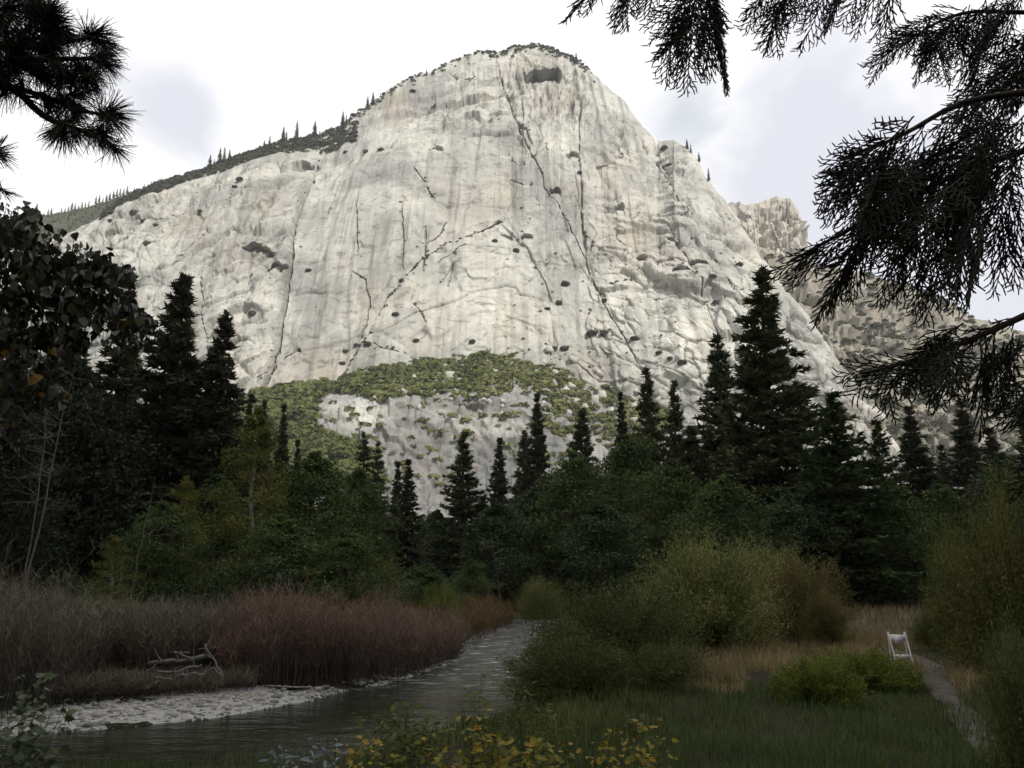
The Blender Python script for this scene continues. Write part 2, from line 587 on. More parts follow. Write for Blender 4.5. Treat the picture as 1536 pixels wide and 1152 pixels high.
M['oak_dark'] = foliage('dark_oak_leaves', [(0, (.035, .04, .024)), (.5, (.065, .07, .038)), (1, (.115, .11, .065))], .12, .7, gain=1.0)
M['bark_brown'] = bark('pine_bark', (.045, .032, .024), (.13, .085, .06))
M['bark_pale'] = bark('pale_bark', (.16, .15, .13), (.34, .32, .28), 9)
M['bark_dead'] = bark('weathered_wood', (.09, .085, .08), (.19, .18, .165), 10)
M['branch_dark'] = bark('dark_twig_bark', (.02, .016, .013), (.06, .045, .035), 40)
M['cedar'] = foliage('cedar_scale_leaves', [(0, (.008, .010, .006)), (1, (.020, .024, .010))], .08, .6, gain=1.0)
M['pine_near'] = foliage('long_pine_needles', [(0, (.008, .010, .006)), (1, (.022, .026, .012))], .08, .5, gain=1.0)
M['alder'] = foliage('dark_heart_leaves', [(0, (.012, .014, .008)), (.70, (.03, .034, .014)), (.90, (.06, .062, .016)), (.93, (.26, .16, .012)), (1, (.30, .15, .015))], .3, .42, spec=.5, gain=1.0)
M['oak_leaf'] = foliage('oak_sapling_leaves', [(0, (.02, .03, .012)), (1, (.05, .065, .03))], .25, .45)
M['yellow_leaf'] = foliage('yellowing_lobed_leaves', [(0, (.05, .06, .010)), (.45, (.12, .12, .018)), (.75, (.25, .19, .02)), (1, (.33, .18, .02))], .3, .5, gain=1.0)
M['bluegrey_leaf'] = foliage('blue_grey_leaves', [(0, (.03, .036, .036)), (.6, (.08, .095, .10)), (1, (.18, .20, .21))], .2, .5)
M['sprig_leaf'] = foliage('sprig_leaves', [(0, (.03, .04, .01)), (1, (.08, .10, .028))], .3)
M['grass'] = foliage('green_grass_blades', [(0, (.024, .038, .012)), (.6, (.056, .078, .022)), (.93, (.06, .078, .03)), (1, (.12, .11, .055))], .25)
M['dry_grass'] = foliage('dry_grass_blades', [(0, (.09, .072, .034)), (.5, (.205, .155, .078)), (1, (.34, .27, .145))], .25)
M['stone'] = tinted('river_stones', [(0, (.13, .125, .115)), (.5, (.27, .26, .24)), (.9, (.42, .41, .38)), (1, (.36, .27, .2))], .85)
M['white'] = simple('white_painted_metal', (.80, .80, .80), .4, (.72, .72, .72), 12)
M['paper'] = simple('white_notice', (.82, .83, .86), .5, (.76, .78, .82), 20)
M['path'] = simple('trodden_path_soil', (.095, .086, .074), .95, (.05, .045, .038), 2.2, .05)
M['wet_wood'] = bark('driftwood_grain', (.07, .065, .06), (.24, .225, .205), 8)

# ------------------------------------------------------------------ ground sheet with the river channel
LEFT_BANK = np.array([(20, 175), (7, 140), (1.0, 104), (-2.6, 82), (-3.7, 66), (-3.6, 54), (-5.0, 48), (-6.8, 40.5), (-8.3, 36), (-10.6, 32), (-13.6, 29.8), (-16.6, 28.2), (-24, 26), (-70, 17)], float)
NEAR_BANK = np.array([(-70, 2), (-22, 14.5), (-12, 17.5), (-5, 19.5), (-2.4, 23), (-1.2, 28), (-.2, 34), (1.3, 48), (2.4, 68), (6.0, 104), (12, 138), (30, 170)], float)
RIVER = np.concatenate([LEFT_BANK, NEAR_BANK])


def poly_dist(x, y, pts):
    d = np.full(x.shape, 1e9)
    for (ax, ay), (bx, by) in zip(pts[:-1], pts[1:]):
        ex, ey = bx - ax, by - ay
        t = np.clip(((x - ax) * ex + (y - ay) * ey) / (ex * ex + ey * ey), 0, 1)
        d = np.minimum(d, np.hypot(x - ax - t * ex, y - ay - t * ey))
    return d


def inside(x, y, pts):
    r = np.zeros(x.shape, bool)
    n = len(pts)
    for i in range(n):
        ax, ay = pts[i]; bx, by = pts[(i + 1) % n]
        c = ((ay > y) != (by > y)) & (x < (bx - ax) * (y - ay) / ((by - ay) if by != ay else 1e-9) + ax)
        r ^= c
    return r


def gz(x, y):
    x = np.asarray(x, float); y = np.asarray(y, float)
    x, y = np.broadcast_arrays(x, y)
    dl = poly_dist(x, y, LEFT_BANK); dr = poly_dist(x, y, NEAR_BANK)
    ins = inside(x, y, RIVER)
    nz = fbm(x / 7.0, y / 7.0, 5, 3)
    right = .15 + 1.75 * sstep(0, 4.5, dr) + .18 * nz * sstep(0, 4, dr)
    knoll = 1.45 * np.exp(-((x - 1) / 16.0) ** 2 - (np.maximum(y + 2, 0) / 9.5) ** 2)
    left = .06 + np.minimum(dl * .085, .42) + 1.2 * sstep(4.5, 9, dl) + .15 * nz * sstep(4, 8, dl)
    h = np.where(dr < dl, right + knoll, left)
    h = h + .008 * np.maximum(y - 110, 0) + .35 * nz * sstep(60, 160, y)
    h = h + np.maximum(-y - 25, 0) * .12
    deep = -(.12 + .28 * np.minimum(np.minimum(dl, dr), 3.0))
    return np.where(ins, deep, h)


def build_ground():
    def axis(lim, fine, n):
        s = np.linspace(-1, 1, n)
        return np.sign(s) * (fine * np.abs(s) + (lim - fine) * np.abs(s) ** 5)
    xs = axis(2600, 95, 240)
    s = np.linspace(0, 1, 260)
    ys = np.concatenate([-np.geomspace(4, 260, 30)[::-1], -3.5 + 150 * s ** 1.15 + 2700 * s ** 7])
    X, Y = np.meshgrid(xs, ys)
    Z = gz(X, Y)
    mb = MB().add(np.stack([X, Y, Z], -1), grid_faces(*X.shape))
    m, n, links, out = new_mat('valley_soil')
    tc = n('ShaderNodeTexCoord')
    a = n('ShaderNodeTexNoise', i_Vector=tc.outputs['Object'], i_Scale=.35, i_Detail=8.0, i_Roughness=.65)
    b = n('ShaderNodeTexNoise', i_Vector=tc.outputs['Object'], i_Scale=5.0, i_Detail=6.0, i_Roughness=.7)
    c = ramp(n, a.outputs[0], [(.3, (.016, .019, .008)), (.5, (.026, .024, .012)), (.7, (.045, .036, .021))])
    c = mix_col(n, ramp(n, b.outputs[0], [(.4, 0), (.7, .6)]), c, (.018, .018, .012))
    bp = n('ShaderNodeBump', i_Strength=.8, i_Distance=.06, i_Height=b.outputs[0])
    p = n('ShaderNodeBsdfPrincipled', i_Roughness=.95)
    p.inputs['Specular IOR Level'].default_value = .08
    links.new(c, p.inputs['Base Color']); links.new(bp.outputs[0], p.inputs['Normal']); links.new(p.outputs[0], out.inputs[0])
    o = mb.build('ground', m, smooth=True)
    tag(o, 'dark grassy valley floor', None, kind='structure')


build_ground()


def build_river():
    xs = np.linspace(-80, 45, 180); ys = np.linspace(0, 185, 240)
    X, Y = np.meshgrid(xs, ys)
    mb = MB()
    # keep only cells over the channel
    Z = .012 * fbm(X / 1.1, Y / .7, 3, 3)
    F_ = grid_faces(*X.shape)
    ok = inside(X, Y, RIVER) | (np.minimum(poly_dist(X, Y, LEFT_BANK), poly_dist(X, Y, NEAR_BANK)) < 1.0)
    keep = ok.ravel()[F_].any(1)
    mb.add(np.stack([X, Y, Z], -1), F_[keep])
    m, n, links, out = new_mat('river_water')
    tc = n('ShaderNodeTexCoord')
    mp = n('ShaderNodeMapping', i_0=tc.outputs['Object']); mp.inputs['Scale'].default_value = (.55, 1.25, 1); mp.inputs['Rotation'].default_value = (0, 0, .25)
    w1 = n('ShaderNodeTexNoise', i_Vector=mp.outputs[0], i_Scale=3.2, i_Detail=4.0, i_Roughness=.6)
    w2 = n('ShaderNodeTexNoise', i_Vector=mp.outputs[0], i_Scale=.9, i_Detail=3.0, i_Roughness=.5)
    bed = n('ShaderNodeTexNoise', i_Vector=tc.outputs['Object'], i_Scale=.8, i_Detail=6.0)
    # riffles: the water breaks white where it runs shallow past the bend
    sp = n('ShaderNodeSeparateXYZ', i_0=tc.outputs['Object'])
    rif = math_node(n, 'MULTIPLY', smooth(n, sp.outputs[1], 34, 50), smooth(n, sp.outputs[1], 120, 100))
    foam_n = n('ShaderNodeTexNoise', i_Vector=mp.outputs[0], i_Scale=1.3, i_Detail=6.0, i_Roughness=.72)
    foam = math_node(n, 'MULTIPLY', rif, ramp(n, foam_n.outputs[0], [(.54, 0), (.63, .85)]))
    col = mix_col(n, foam, ramp(n, bed.outputs[0], [(.35, (.009, .013, .007)), (.7, (.026, .032, .018))]), (.6, .62, .62))
    hh = math_node(n, 'ADD', w1.outputs[0], math_node(n, 'MULTIPLY', w2.outputs[0], 1.6))
    st = math_node(n, 'ADD', math_node(n, 'MULTIPLY', rif, .85), .15)
    bp = n('ShaderNodeBump', i_Distance=.16, i_Height=hh, i_Strength=st)
    p = n('ShaderNodeBsdfPrincipled', i_Roughness=.06, i_IOR=1.33)
    links.new(math_node(n, 'ADD', math_node(n, 'MULTIPLY', rif, .22), .06), p.inputs['Roughness'])
    links.new(col, p.inputs['Base Color']); links.new(bp.outputs[0], p.inputs['Normal'])
    links.new(p.outputs[0], out.inputs[0])
    tag(mb.build('river', m, smooth=True), 'dark green river bending away upstream', None, kind='structure')


build_river()

# ------------------------------------------------------------------ the wall of the valley behind the camera, which shades the floor
def build_valley_wall():
    xs = np.linspace(-3600, 3600, 150)
    prof = [(-120, 6), (-300, 140), (-480, 420), (-680, 800), (-830, 1000), (-900, 1020), (-1200, 900), (-2000, 500)]
    ys = np.linspace(-110, -2000, 110)
    X, Y = np.meshgrid(xs, ys)
    py = np.array(prof)
    Z = np.interp(-Y, -py[:, 0], py[:, 1])
    k = sstep(150, 700, -Y)
    Z = Z * (1 + .06 * fbm(X / 500, Y / 500, 61, 4) * k) + 35 * fbm(X / 120, Y / 160, 67, 4) * k
    Z = np.maximum(Z, gz(X, Y) - 3)
    mb = MB().add(np.stack([X, Y, Z], -1), grid_faces(*X.shape))
    tag(mb.build('valley_wall', M['hill_rock'], smooth=True), 'steep canyon wall behind the viewer', None, kind='structure')


build_valley_wall()

# ------------------------------------------------------------------ granite dome
SKYL = np.array([(-420, 470), (-200, 410), (0, 380), (60, 364), (95, 352), (120, 340), (150, 326), (190, 296), (230, 281), (280, 264), (330, 246), (380, 226), (420, 213), (470, 204), (510, 192),
                 (530, 174), (560, 152), (590, 129), (612, 117), (640, 109), (670, 96), (700, 83), (720, 75), (745, 79), (765, 72), (790, 66), (820, 68), (845, 80), (870, 93), (882, 102), (895, 114),
                 (920, 137), (940, 152), (955, 174), (970, 192), (985, 209), (1010, 208), (1030, 216), (1048, 236), (1060, 262), (1075, 282), (1090, 302), (1110, 332), (1130, 362), (1145, 387), (1160, 402),
                 (1180, 432), (1200, 456), (1215, 476), (1240, 512), (1260, 546), (1290, 592), (1320, 632), (1345, 662), (1370, 692), (1400, 720)], float)
BASEL = np.array([(-420, 700), (0, 690), (200, 660), (330, 615), (380, 592), (420, 584), (500, 571), (560, 553), (640, 536), (720, 530), (790, 541), (850, 561), (900, 586), (950, 602), (1000, 618), (1100, 652),
                  (1200, 684), (1320, 712), (1400, 735)], float)
D_R = np.array([(-420, 1250), (100, 1330), (300, 1370), (600, 1440), (800, 1470), (900, 1430), (1000, 1330), (1100, 1200), (1200, 1040), (1300, 890), (1400, 770)], float)
D_B = np.array([(-420, 1000), (200, 1000), (400, 985), (700, 1010), (850, 990), (1000, 920), (1100, 860), (1200, 800), (1400, 720)], float)


def itp(tab, x):
    return np.interp(x, tab[:, 0], tab[:, 1])


def seg_signed(px, py, pts):
    """distance to a polyline in the photo's pixels; sign + on the right hand of its direction; and the run along it 0..1"""
    d = np.full(px.shape, 1e9); s = np.ones(px.shape); run = np.zeros(px.shape)
    n = len(pts) - 1
    for i, ((ax, ay), (bx, by)) in enumerate(zip(pts[:-1], pts[1:])):
        ex, ey = bx - ax, by - ay
        t = np.clip(((px - ax) * ex + (py - ay) * ey) / (ex * ex + ey * ey), 0, 1)
        q = np.hypot(px - ax - t * ex, py - ay - t * ey)
        m = q < d
        d = np.where(m, q, d)
        s = np.where(m, np.sign(ex * (py - ay) - ey * (px - ax)), s)
        run = np.where(m, (i + t) / n, run)
    return d, s, run


# (points, groove half width px, groove depth m, step m on one side, reach of the step px)
CRACKS = [
    ([(478, 222), (466, 262), (452, 310), (441, 350), (434, 400), (424, 450), (414, 500), (402, 545), (386, 588)], 2.4, 13, 12, 60),
    ([(748, 330), (700, 358), (660, 372), (630, 388), (604, 416), (582, 440), (566, 468), (548, 500), (524, 530), (500, 570)], 2.6, 12, -9, 55),
    ([(745, 96), (757, 130), (770, 165), (786, 200), (800, 225), (812, 250), (816, 268)], 2.0, 9, 5, 30),
    ([(816, 268), (840, 300), (858, 340), (876, 385), (890, 420), (905, 452)], 1.9, 9, 6, 35),
    ([(872, 140), (871, 200), (874, 260), (876, 330), (880, 400)], 2.4, 10, 7, 40),
    ([(560, 228), (610, 224), (650, 212), (700, 196), (745, 172)], 2.2, 7, 10, 28),
    ([(655, 140), (632, 160), (606, 185), (580, 212)], 3.0, 9, -9, 25),
    ([(536, 285), (535, 330), (533, 380)], 1.8, 6, 3, 18), ([(602, 300), (603, 350), (602, 395)], 1.8, 6, 3, 18), ([(637, 335), (638, 380), (634, 402)], 1.8, 5, 2, 16),
    ([(632, 362), (652, 357), (662, 345), (668, 330)], 1.8, 6, 4, 16),
    ([(404, 520), (420, 516), (445, 512)], 2.4, 12, 9, 18), ([(404, 534), (425, 526), (445, 514)], 2.6, 14, 8, 16),
    ([(380, 560), (398, 552), (410, 540)], 1.8, 6, 4, 12), ([(420, 570), (440, 566), (458, 567)], 1.8, 6, 4, 12),
    ([(525, 402), (545, 412), (551, 445), (546, 478), (535, 500)], 1.8, 6, 3, 16),
    ([(765, 228), (775, 236), (786, 240)], 2.2, 8, 5, 14), ([(765, 262), (782, 270), (798, 268)], 2.2, 8, 5, 14),
    ([(820, 216), (840, 226), (860, 236), (872, 244)], 2.4, 10, 10, 22), ([(828, 276), (842, 278)], 3.5, 12, 6, 12),
    ([(925, 348), (938, 362), (952, 376), (960, 384)], 2.6, 13, 9, 20), ([(955, 402), (975, 404), (990, 408)], 2.2, 9, 8, 16), ([(1025, 408), (1038, 420), (1048, 430)], 2.8, 11, 7, 16),
    ([(918, 424), (932, 420), (948, 418)], 2.2, 9, 6, 14), ([(880, 336), (892, 350), (888, 365)], 2.2, 8, 5, 14),
    ([(960, 195), (985, 240), (1004, 270), (1015, 292)], 3.2, 8, 8, 18), ([(985, 215), (992, 240), (1005, 258)], 3.4, 12, 8, 18),
    ([(1030, 300), (1055, 350), (1075, 400), (1100, 450), (1120, 490)], 2.2, 9, 8, 28), ([(1000, 330), (1020, 370), (1045, 420), (1070, 480), (1090, 530)], 2.0, 8, 6, 24),
    ([(1090, 420), (1110, 452), (1132, 480)], 2.6, 9, 6, 18), ([(905, 455), (940, 510), (965, 560)], 2.0, 7, 5, 20), ([(745, 330), (790, 372), (815, 420), (830, 460)], 1.2, 2.5, -4, 30),
    ([(300, 415), (296, 470), (306, 520), (302, 570)], 2.4, 9, 6, 26), ([(340, 300), (362, 286), (382, 275)], 2.2, 8, 8, 20), ([(205, 330), (240, 322), (275, 318), (300, 322)], 2.2, 7, 7, 18),
    ([(250, 395), (270, 380), (290, 360), (315, 345)], 2.0, 7, 8, 22), ([(490, 330), (500, 300), (512, 262), (528, 235)], 1.8, 5, 5, 25), ([(655, 395), (700, 372)], 1.4, 4, 4, 12),
    ([(620, 455), (632, 475), (640, 492)], 1.5, 4, 3, 10), ([(660, 430), (680, 400), (672, 440)], 1.3, 3, 3, 8), ([(560, 512), (575, 530), (600, 536)], 1.5, 4, 3, 10), ([(670, 108), (700, 118), (712, 114)], 1.8, 6, 5, 12),
    ([(800, 210), (790, 185), (775, 180)], 1.6, 6, 4, 10), ([(620, 250), (630, 262), (640, 272)], 1.6, 6, 4, 9), ([(640, 278), (648, 292)], 1.6, 5, 3, 8),
]
HOLES = [(813, 117, 26, 5.5, 36), (456, 243, 12, 5, 14), (388, 376, 22, 7, 13), (410, 397, 12, 6, 12), (425, 402, 8, 4, 10), (860, 228, 12, 5, 9), (836, 276, 8, 4, 11), (650, 217, 14, 3.5, 9), (760, 355, 9, 4, 6),
         (790, 355, 9, 4, 8), (1048, 398, 12, 3, 10), (960, 380, 10, 4, 10), (1026, 420, 12, 4, 9), (930, 300, 8, 3, 7), (905, 240, 9, 3, 7), (1010, 355, 10, 3, 8)]
TANS = [(590, 150, 22, 18, .8), (830, 150, 40, 25, .5), (800, 95, 40, 15, .45), (950, 345, 45, 40, .75), (985, 390, 45, 28, .55), (765, 490, 48, 35, .55), (480, 540, 55, 35, .5), (410, 305, 40, 30, .35), (280, 330, 40, 25, .4),
        (700, 330, 60, 60, .25), (750, 285, 25, 35, .55), (920, 255, 35, 40, .4), (1180, 330, 60, 60, .6), (560, 440, 60, 50, .25), (360, 380, 40, 30, .3), (880, 560, 60, 30, .25)]
PALE_AND_SUNLIT = [(700, 450, 130, 75, .75, 0), (960, 450, 100, 70, .75, 0), (350, 470, 70, 90, .45, 0), (600, 180, 60, 14, .35, -.7), (520, 430, 40, 70, .2, 0), (1110, 440, 50, 60, .5, 0), (608, 185, 30, 12, .8, -.9), (1030, 505, 85, 70, 1.0, 0), (1060, 440, 60, 50, .4, 0), (840, 212, 30, 12, .45, 0), (990, 560, 60, 30, .5, 0), (760, 400, 90, 60, .35, 0), (360, 430, 60, 60, .3, 0), (990, 235, 10, 60, .5, -.5),  # pale rock, and the sunlit lower centre and right painted paler
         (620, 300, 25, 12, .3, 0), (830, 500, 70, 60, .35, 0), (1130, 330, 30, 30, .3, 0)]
STAINS_AND_SHADE = [(810, 108, 40, 8, .6), (720, 240, 80, 30, .42), (765, 200, 45, 28, .42), (640, 160, 70, 30, .34), (560, 300, 40, 60, .2), (690, 290, 50, 40, .3), (870, 300, 20, 60, .2), (400, 385, 35, 16, .4), (430, 230, 40, 16, .3), (900, 400, 14, 30, .3), (1090, 360, 20, 24, .25)]  # grey rock zones, plus shade of cave and ledges painted dark


def bumps(px, py, tab):
    s = np.zeros(px.shape)
    for t in tab:
        cx, cy, rx, ry, g = t[:5]
        rot = t[5] if len(t) > 5 else 0
        dx, dy = px - cx, py - cy
        a, b = dx * math.cos(rot) + dy * math.sin(rot), -dx * math.sin(rot) + dy * math.cos(rot)
        s = np.maximum(s, g * np.exp(-(a / rx) ** 2 - (b / ry) ** 2))
    return s


def surf_normals(Pt):
    du = np.gradient(Pt, axis=1); dv = np.gradient(Pt, axis=0)
    return unit(np.cross(du, dv))


def rock_relief(U, V, rough, seed, block=1.0, lean=0.0):
    """outward displacement in metres of jointed, exfoliating granite; U across, V up, metres"""
    wu = U + 14 * fbm(U / 130, V / 170, seed + 1, 3); wv = V + 12 * fbm(U / 150 + 9, V / 130, seed + 2, 3)
    d = 24 * fbm(U / 330, V / 430, seed + 3, 3)
    # exfoliating sheets: going up, the face lies back and then juts out again in a sharp broken lip
    for k, (sc, amp, wob, msk) in enumerate(((120, 15.0, 1.1, 150), (52, 8.0, .9, 70), (24, 4.0, .7, 36))):
        ang = lean + (.5, -.35, .15, -.6)[k]
        q = (wv * np.cos(ang) - wu * np.sin(ang)) / sc + wob * fbm(wu / (sc * 1.1), wv / (sc * 1.6), seed + 11 + k, 3)
        fr = q - np.floor(q)
        a = np.clip(fbm(wu / msk, wv / msk, seed + 41 + k, 2) * 1.7 + .25, 0, 1)
        d = d + amp * a * (-fr * (1 - sstep(.94, 1.0, fr))) * (.30 + .70 * rough)
    # upright joints
    r = ridged(wu / 75, wv / 520, seed + 21, 2)
    d = d - 5 * sstep(.80, .98, r) * (.3 + .7 * rough)
    r = ridged(wu / 26, wv / 210, seed + 25, 2)
    d = d - 1.4 * sstep(.82, 1.0, r) * (.2 + .8 * rough)
    # jointed blocks: flat tilted facets with open joints between them
    su = U + 3 * fbm(U / 60, V / 60, seed + 51, 2); sv = V + 3 * fbm(U / 60 + 4, V / 60, seed + 52, 2)
    ca, sa = np.cos(lean), np.sin(lean)
    for sc, asp, amp, tw in ((64 * block, 1.8, 10.0, 0), (27 * block, 1.6, 6.5, .5), (11.5 * block, 1.5, 3.4, -.4)):
        la = ca * math.cos(tw) - sa * math.sin(tw); lb = sa * math.cos(tw) + ca * math.sin(tw)
        ru = su * la + sv * lb; rv = sv * la - su * lb
        h, gap = facets(ru / (sc * asp), rv / sc, seed + int(sc))
        k = np.clip(rough + .35 * fbm(U / (sc * 3), V / (sc * 3), seed + 61, 2), .05, 1.1)
        k = k * (1.0 if sc > 40 * block else np.clip(.25 + rough, 0, 1))
        d = d + amp * k * h - amp * .55 * k * np.exp(-(gap / .04) ** 2)
    d = d + .8 * fbm(wu / 16, wv / 22, seed + 31, 4, .6) * (.35 + .65 * rough)
    return d


def soften(d):
    """one 1-2-1 pass both ways, so that steps do not alias on the grid"""
    e = d.copy(); e[1:-1] = (d[:-2] + 2 * d[1:-1] + d[2:]) / 4
    f = e.copy(); f[:, 1:-1] = (e[:, :-2] + 2 * e[:, 1:-1] + e[:, 2:]) / 4
    return f


DOME = {}


def build_dome():
    C, R = 1000, 410
    cols = np.concatenate([np.linspace(-420, 40, 60, endpoint=False), np.linspace(40, 1400, C - 60)])
    C = len(cols)
    pr = itp(SKYL, cols) + 2.0 * fbm(cols / 9.0, cols * 0, 41, 4, .6)
    pb = itp(BASEL, cols) + 75
    dr = itp(D_R, cols); db = itp(D_B, cols) - 14
    t = np.linspace(0, 1, R)[:, None]
    h = .35 * t + .25 * t ** 2 + .40 * t ** 5
    py = pb + (pr - pb) * t
    px = np.broadcast_to(cols, py.shape)
    D = db + (dr - db) * h
    B = P(px, py, D)
    U = B[..., 0] + 0 * B[..., 1]; V = B[..., 2]
    nrm = surf_normals(B)
    if nrm[R // 2, C // 2, 1] > 0: nrm = -nrm
    # how broken the rock is: smooth slabs in the middle, shattered right shoulder and left end
    rough = .30 + .0 * px
    rough = np.maximum(rough, .72 * sstep(850, 920, px + .10 * (py - 300)))
    rough = np.maximum(rough, .85 * sstep(470, 380, px + .22 * (py - 400)))
    rough = np.maximum(rough, .75 * sstep(250, 150, py) * sstep(500, 620, px))
    rough = rough * (1 - .65 * np.exp(-((px - 600) / 90) ** 2 - ((py - 340) / 80) ** 2))
    rough = rough * (1 - .5 * np.exp(-((px - 700) / 110) ** 2 - ((py - 470) / 70) ** 2))
    rough = np.clip(rough + .18 * fbm(px / 60, py / 60, 77, 3), .08, 1)
    lean = np.interp(px, [250, 500, 760, 900, 1100], [.75, .45, .1, -.75, -.95])
    disp = rock_relief(U, V, rough, 300, 1.0, lean)
    # apron of slabs standing proud in the middle, and the lens behind it
    apron = np.minimum(sstep(0, 26, (px - 500) * .62 - (570 - py) * .62), sstep(0, 40, (905 - px) - (560 - py) * .62)) * sstep(325, 345, py)
    disp = disp + 9 * apron
    jx = px + 2.2 * fbm(px / 14, py / 14, 91, 3); jy = py + 2.2 * fbm(px / 14 + 5, py / 14, 93, 3)
    cut = np.zeros_like(disp)
    for pts, w, dep, stp, reach in CRACKS:
        d, s, run = seg_signed(jx, jy, pts)
        end = np.clip(np.minimum(run, 1 - run) * 8, 0, 1)
        wv = w * (.7 + .5 * np.abs(fbm(run * 9, run * 0 + w, 5, 2)))
        cut = np.maximum(cut, (2.2 if reach >= 55 else 1.5) * dep * np.exp(-(d / ((.95 if reach >= 55 else .72) * wv)) ** 4) * (.35 + .65 * end))
        disp = disp + stp * .5 * s * sstep(0, 2.2, d) * np.exp(-(d / reach)) * end
    hole = np.zeros_like(disp)
    for cx, cy, rx, ry, dep in HOLES:
        across = sstep(1.15, .75, np.abs(jx - cx) / rx)
        arch = cy - ry * (1 - .8 * ((jx - cx) / rx) ** 2)              # the roof is arched
        below = (jy - arch)
        hole = hole + dep * across * sstep(-.6, 1.2, below) * np.clip(1 - below / (ry * 2.6), 0, 1)
        hole = hole - dep * .30 * across * sstep(-ry * 1.8, -.3, below) * sstep(.8, -.5, below)
    edge = sstep(1.0, .93, t) * .75 + .25          # keep the skyline close to the traced one
    disp = (.6 * disp + .4 * soften(disp)) * edge
    S = B + nrm * disp[..., None]
    S[..., 1] += (hole + .94 * cut) * edge
    S[..., 2] += .30 * cut * edge
    # the back of the dome
    back = []
    for k in range(1, 13):
        s = k / 12.0
        top = B[-1].copy()
        top[:, 1] += 520 * s
        top[:, 0] *= (1 + .25 * s)
        top[:, 2] += -40 * s - 260 * s * s + 6 * fbm(top[:, 0] / 60, top[:, 1] / 60, 51, 3)
        top[:, 2] = np.maximum(top[:, 2], -4)
        back.append(top)
    allv = np.concatenate([S, np.stack(back)], 0)
    pad = lambda a: np.concatenate([a, np.repeat(a[-1:], 12, 0)], 0)
    tan = bumps(jx, jy, TANS); pale = bumps(jx, jy, PALE_AND_SUNLIT) * (.55 + .45 * fbm(px / 12, py / 20, 66, 3)); stain_shade = bumps(jx, jy, STAINS_AND_SHADE)
    mb = MB().add(allv.reshape(-1, 3), grid_faces(*allv.shape[:2]))
    o = mb.build('granite_dome', M['granite'], smooth=True, sharp=33, attrs={'tan': pad(tan), 'pale': np.clip(pad(pale), 0, 1), 'stain_shade': pad(stain_shade)})
    tag(o, 'huge pale granite dome with sheer cracked face', None, kind='structure')
    DOME.update(cols=cols, S=S, pr=pr, pb=pb, R=R, px=px, py=py)


build_dome()


def on_grid(G, px, py):
    """point of a built rock face under a pixel (nearest column and row)"""
    i = int(np.clip(np.searchsorted(G['cols'], px), 0, len(G['cols']) - 1))
    r = int(np.clip(np.argmin(np.abs(G['py'][:, i] - py)), 0, G['S'].shape[0] - 1))
    return G['S'][r, i]


APRON = {}


def build_apron():
    """talus apron under the dome and the fractured slab at its foot"""
    R = 230
    cols = np.concatenate([np.linspace(-420, 380, 60, endpoint=False), np.linspace(380, 1010, 420, endpoint=False), np.linspace(1010, 1480, 90)])
    C = len(cols)
    tops = np.array([(-420, 720), (300, 672), (400, 640), (470, 620), (540, 606), (620, 601), (680, 606), (740, 600), (800, 622), (870, 645), (950, 660), (1100, 700), (1300, 735), (1480, 760)], float)
    k3p = itp(BASEL, np.clip(cols, -420, 1400)) - 4
    k3d = itp(D_B, np.clip(cols, -420, 1400)) + 14
    slab = sstep(440, 500, cols) * sstep(900, 830, cols)
    k2p = itp(tops, cols) + 4 * fbm(cols / 25, cols * 0, 3, 3); k2d = k3d - 150 - 30 * slab
    k1p = 782 + 0 * cols; k1d = k2d - 100 - 110 * (1 - slab)
    k0p = 856 + 0 * cols; k0d = k1d - 110
    keys_t = [0, .16, .62, 1.0]
    t = np.linspace(0, 1, R)
    py = np.stack([np.interp(t, keys_t, [a, b, c, d]) for a, b, c, d in zip(k0p, k1p, k2p, k3p)], 1)
    D = np.stack([np.interp(t, keys_t, [a, b, c, d]) for a, b, c, d in zip(k0d, k1d, k2d, k3d)], 1)
    px = np.broadcast_to(cols, py.shape)
    B = P(px, py, D)
    nrm = surf_normals(B)
    if nrm[R // 2, C // 2, 2] < 0: nrm = -nrm
    tt = np.broadcast_to(t[:, None], py.shape)
    rough = np.where(tt < .64, .9, .55)
    d = rock_relief(B[..., 0] * 1.3 + 900, B[..., 2] * 1.9 + B[..., 1] * .2, rough, 500, .8) * .62
    h1, g1 = facets(B[..., 0] / 30 + B[..., 2] / 45, B[..., 2] / 20 - B[..., 0] / 70, 812)
    h2, g2 = facets(B[..., 0] / 12 - B[..., 2] / 30, B[..., 2] / 9 + B[..., 0] / 40, 815)
    d = d * .62 + (6.0 * h1 - 3 * np.exp(-(g1 / .06) ** 2) + 1.4 * h2 - 1.0 * np.exp(-(g2 / .09) ** 2)) * (tt < .66)
    d = soften(d)
    S = B + nrm * (d * sstep(0, .06, tt))[..., None]
    tan = bumps(px, py, [(700, 615, 60, 12, .5), (640, 700, 30, 30, .3)])
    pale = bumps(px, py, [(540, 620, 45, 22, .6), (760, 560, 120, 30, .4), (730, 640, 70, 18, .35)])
    o = MB().add(S.reshape(-1, 3), grid_faces(R, C)).build('rock_apron', M['granite_low'], smooth=True, sharp=33, attrs={'tan': tan, 'pale': pale, 'stain_shade': tan * 0})
    tag(o, 'brush covered apron and grey fractured slab under the dome', None, kind='structure')
    APRON.update(cols=cols, S=S, py=py, obj=o)


build_apron()


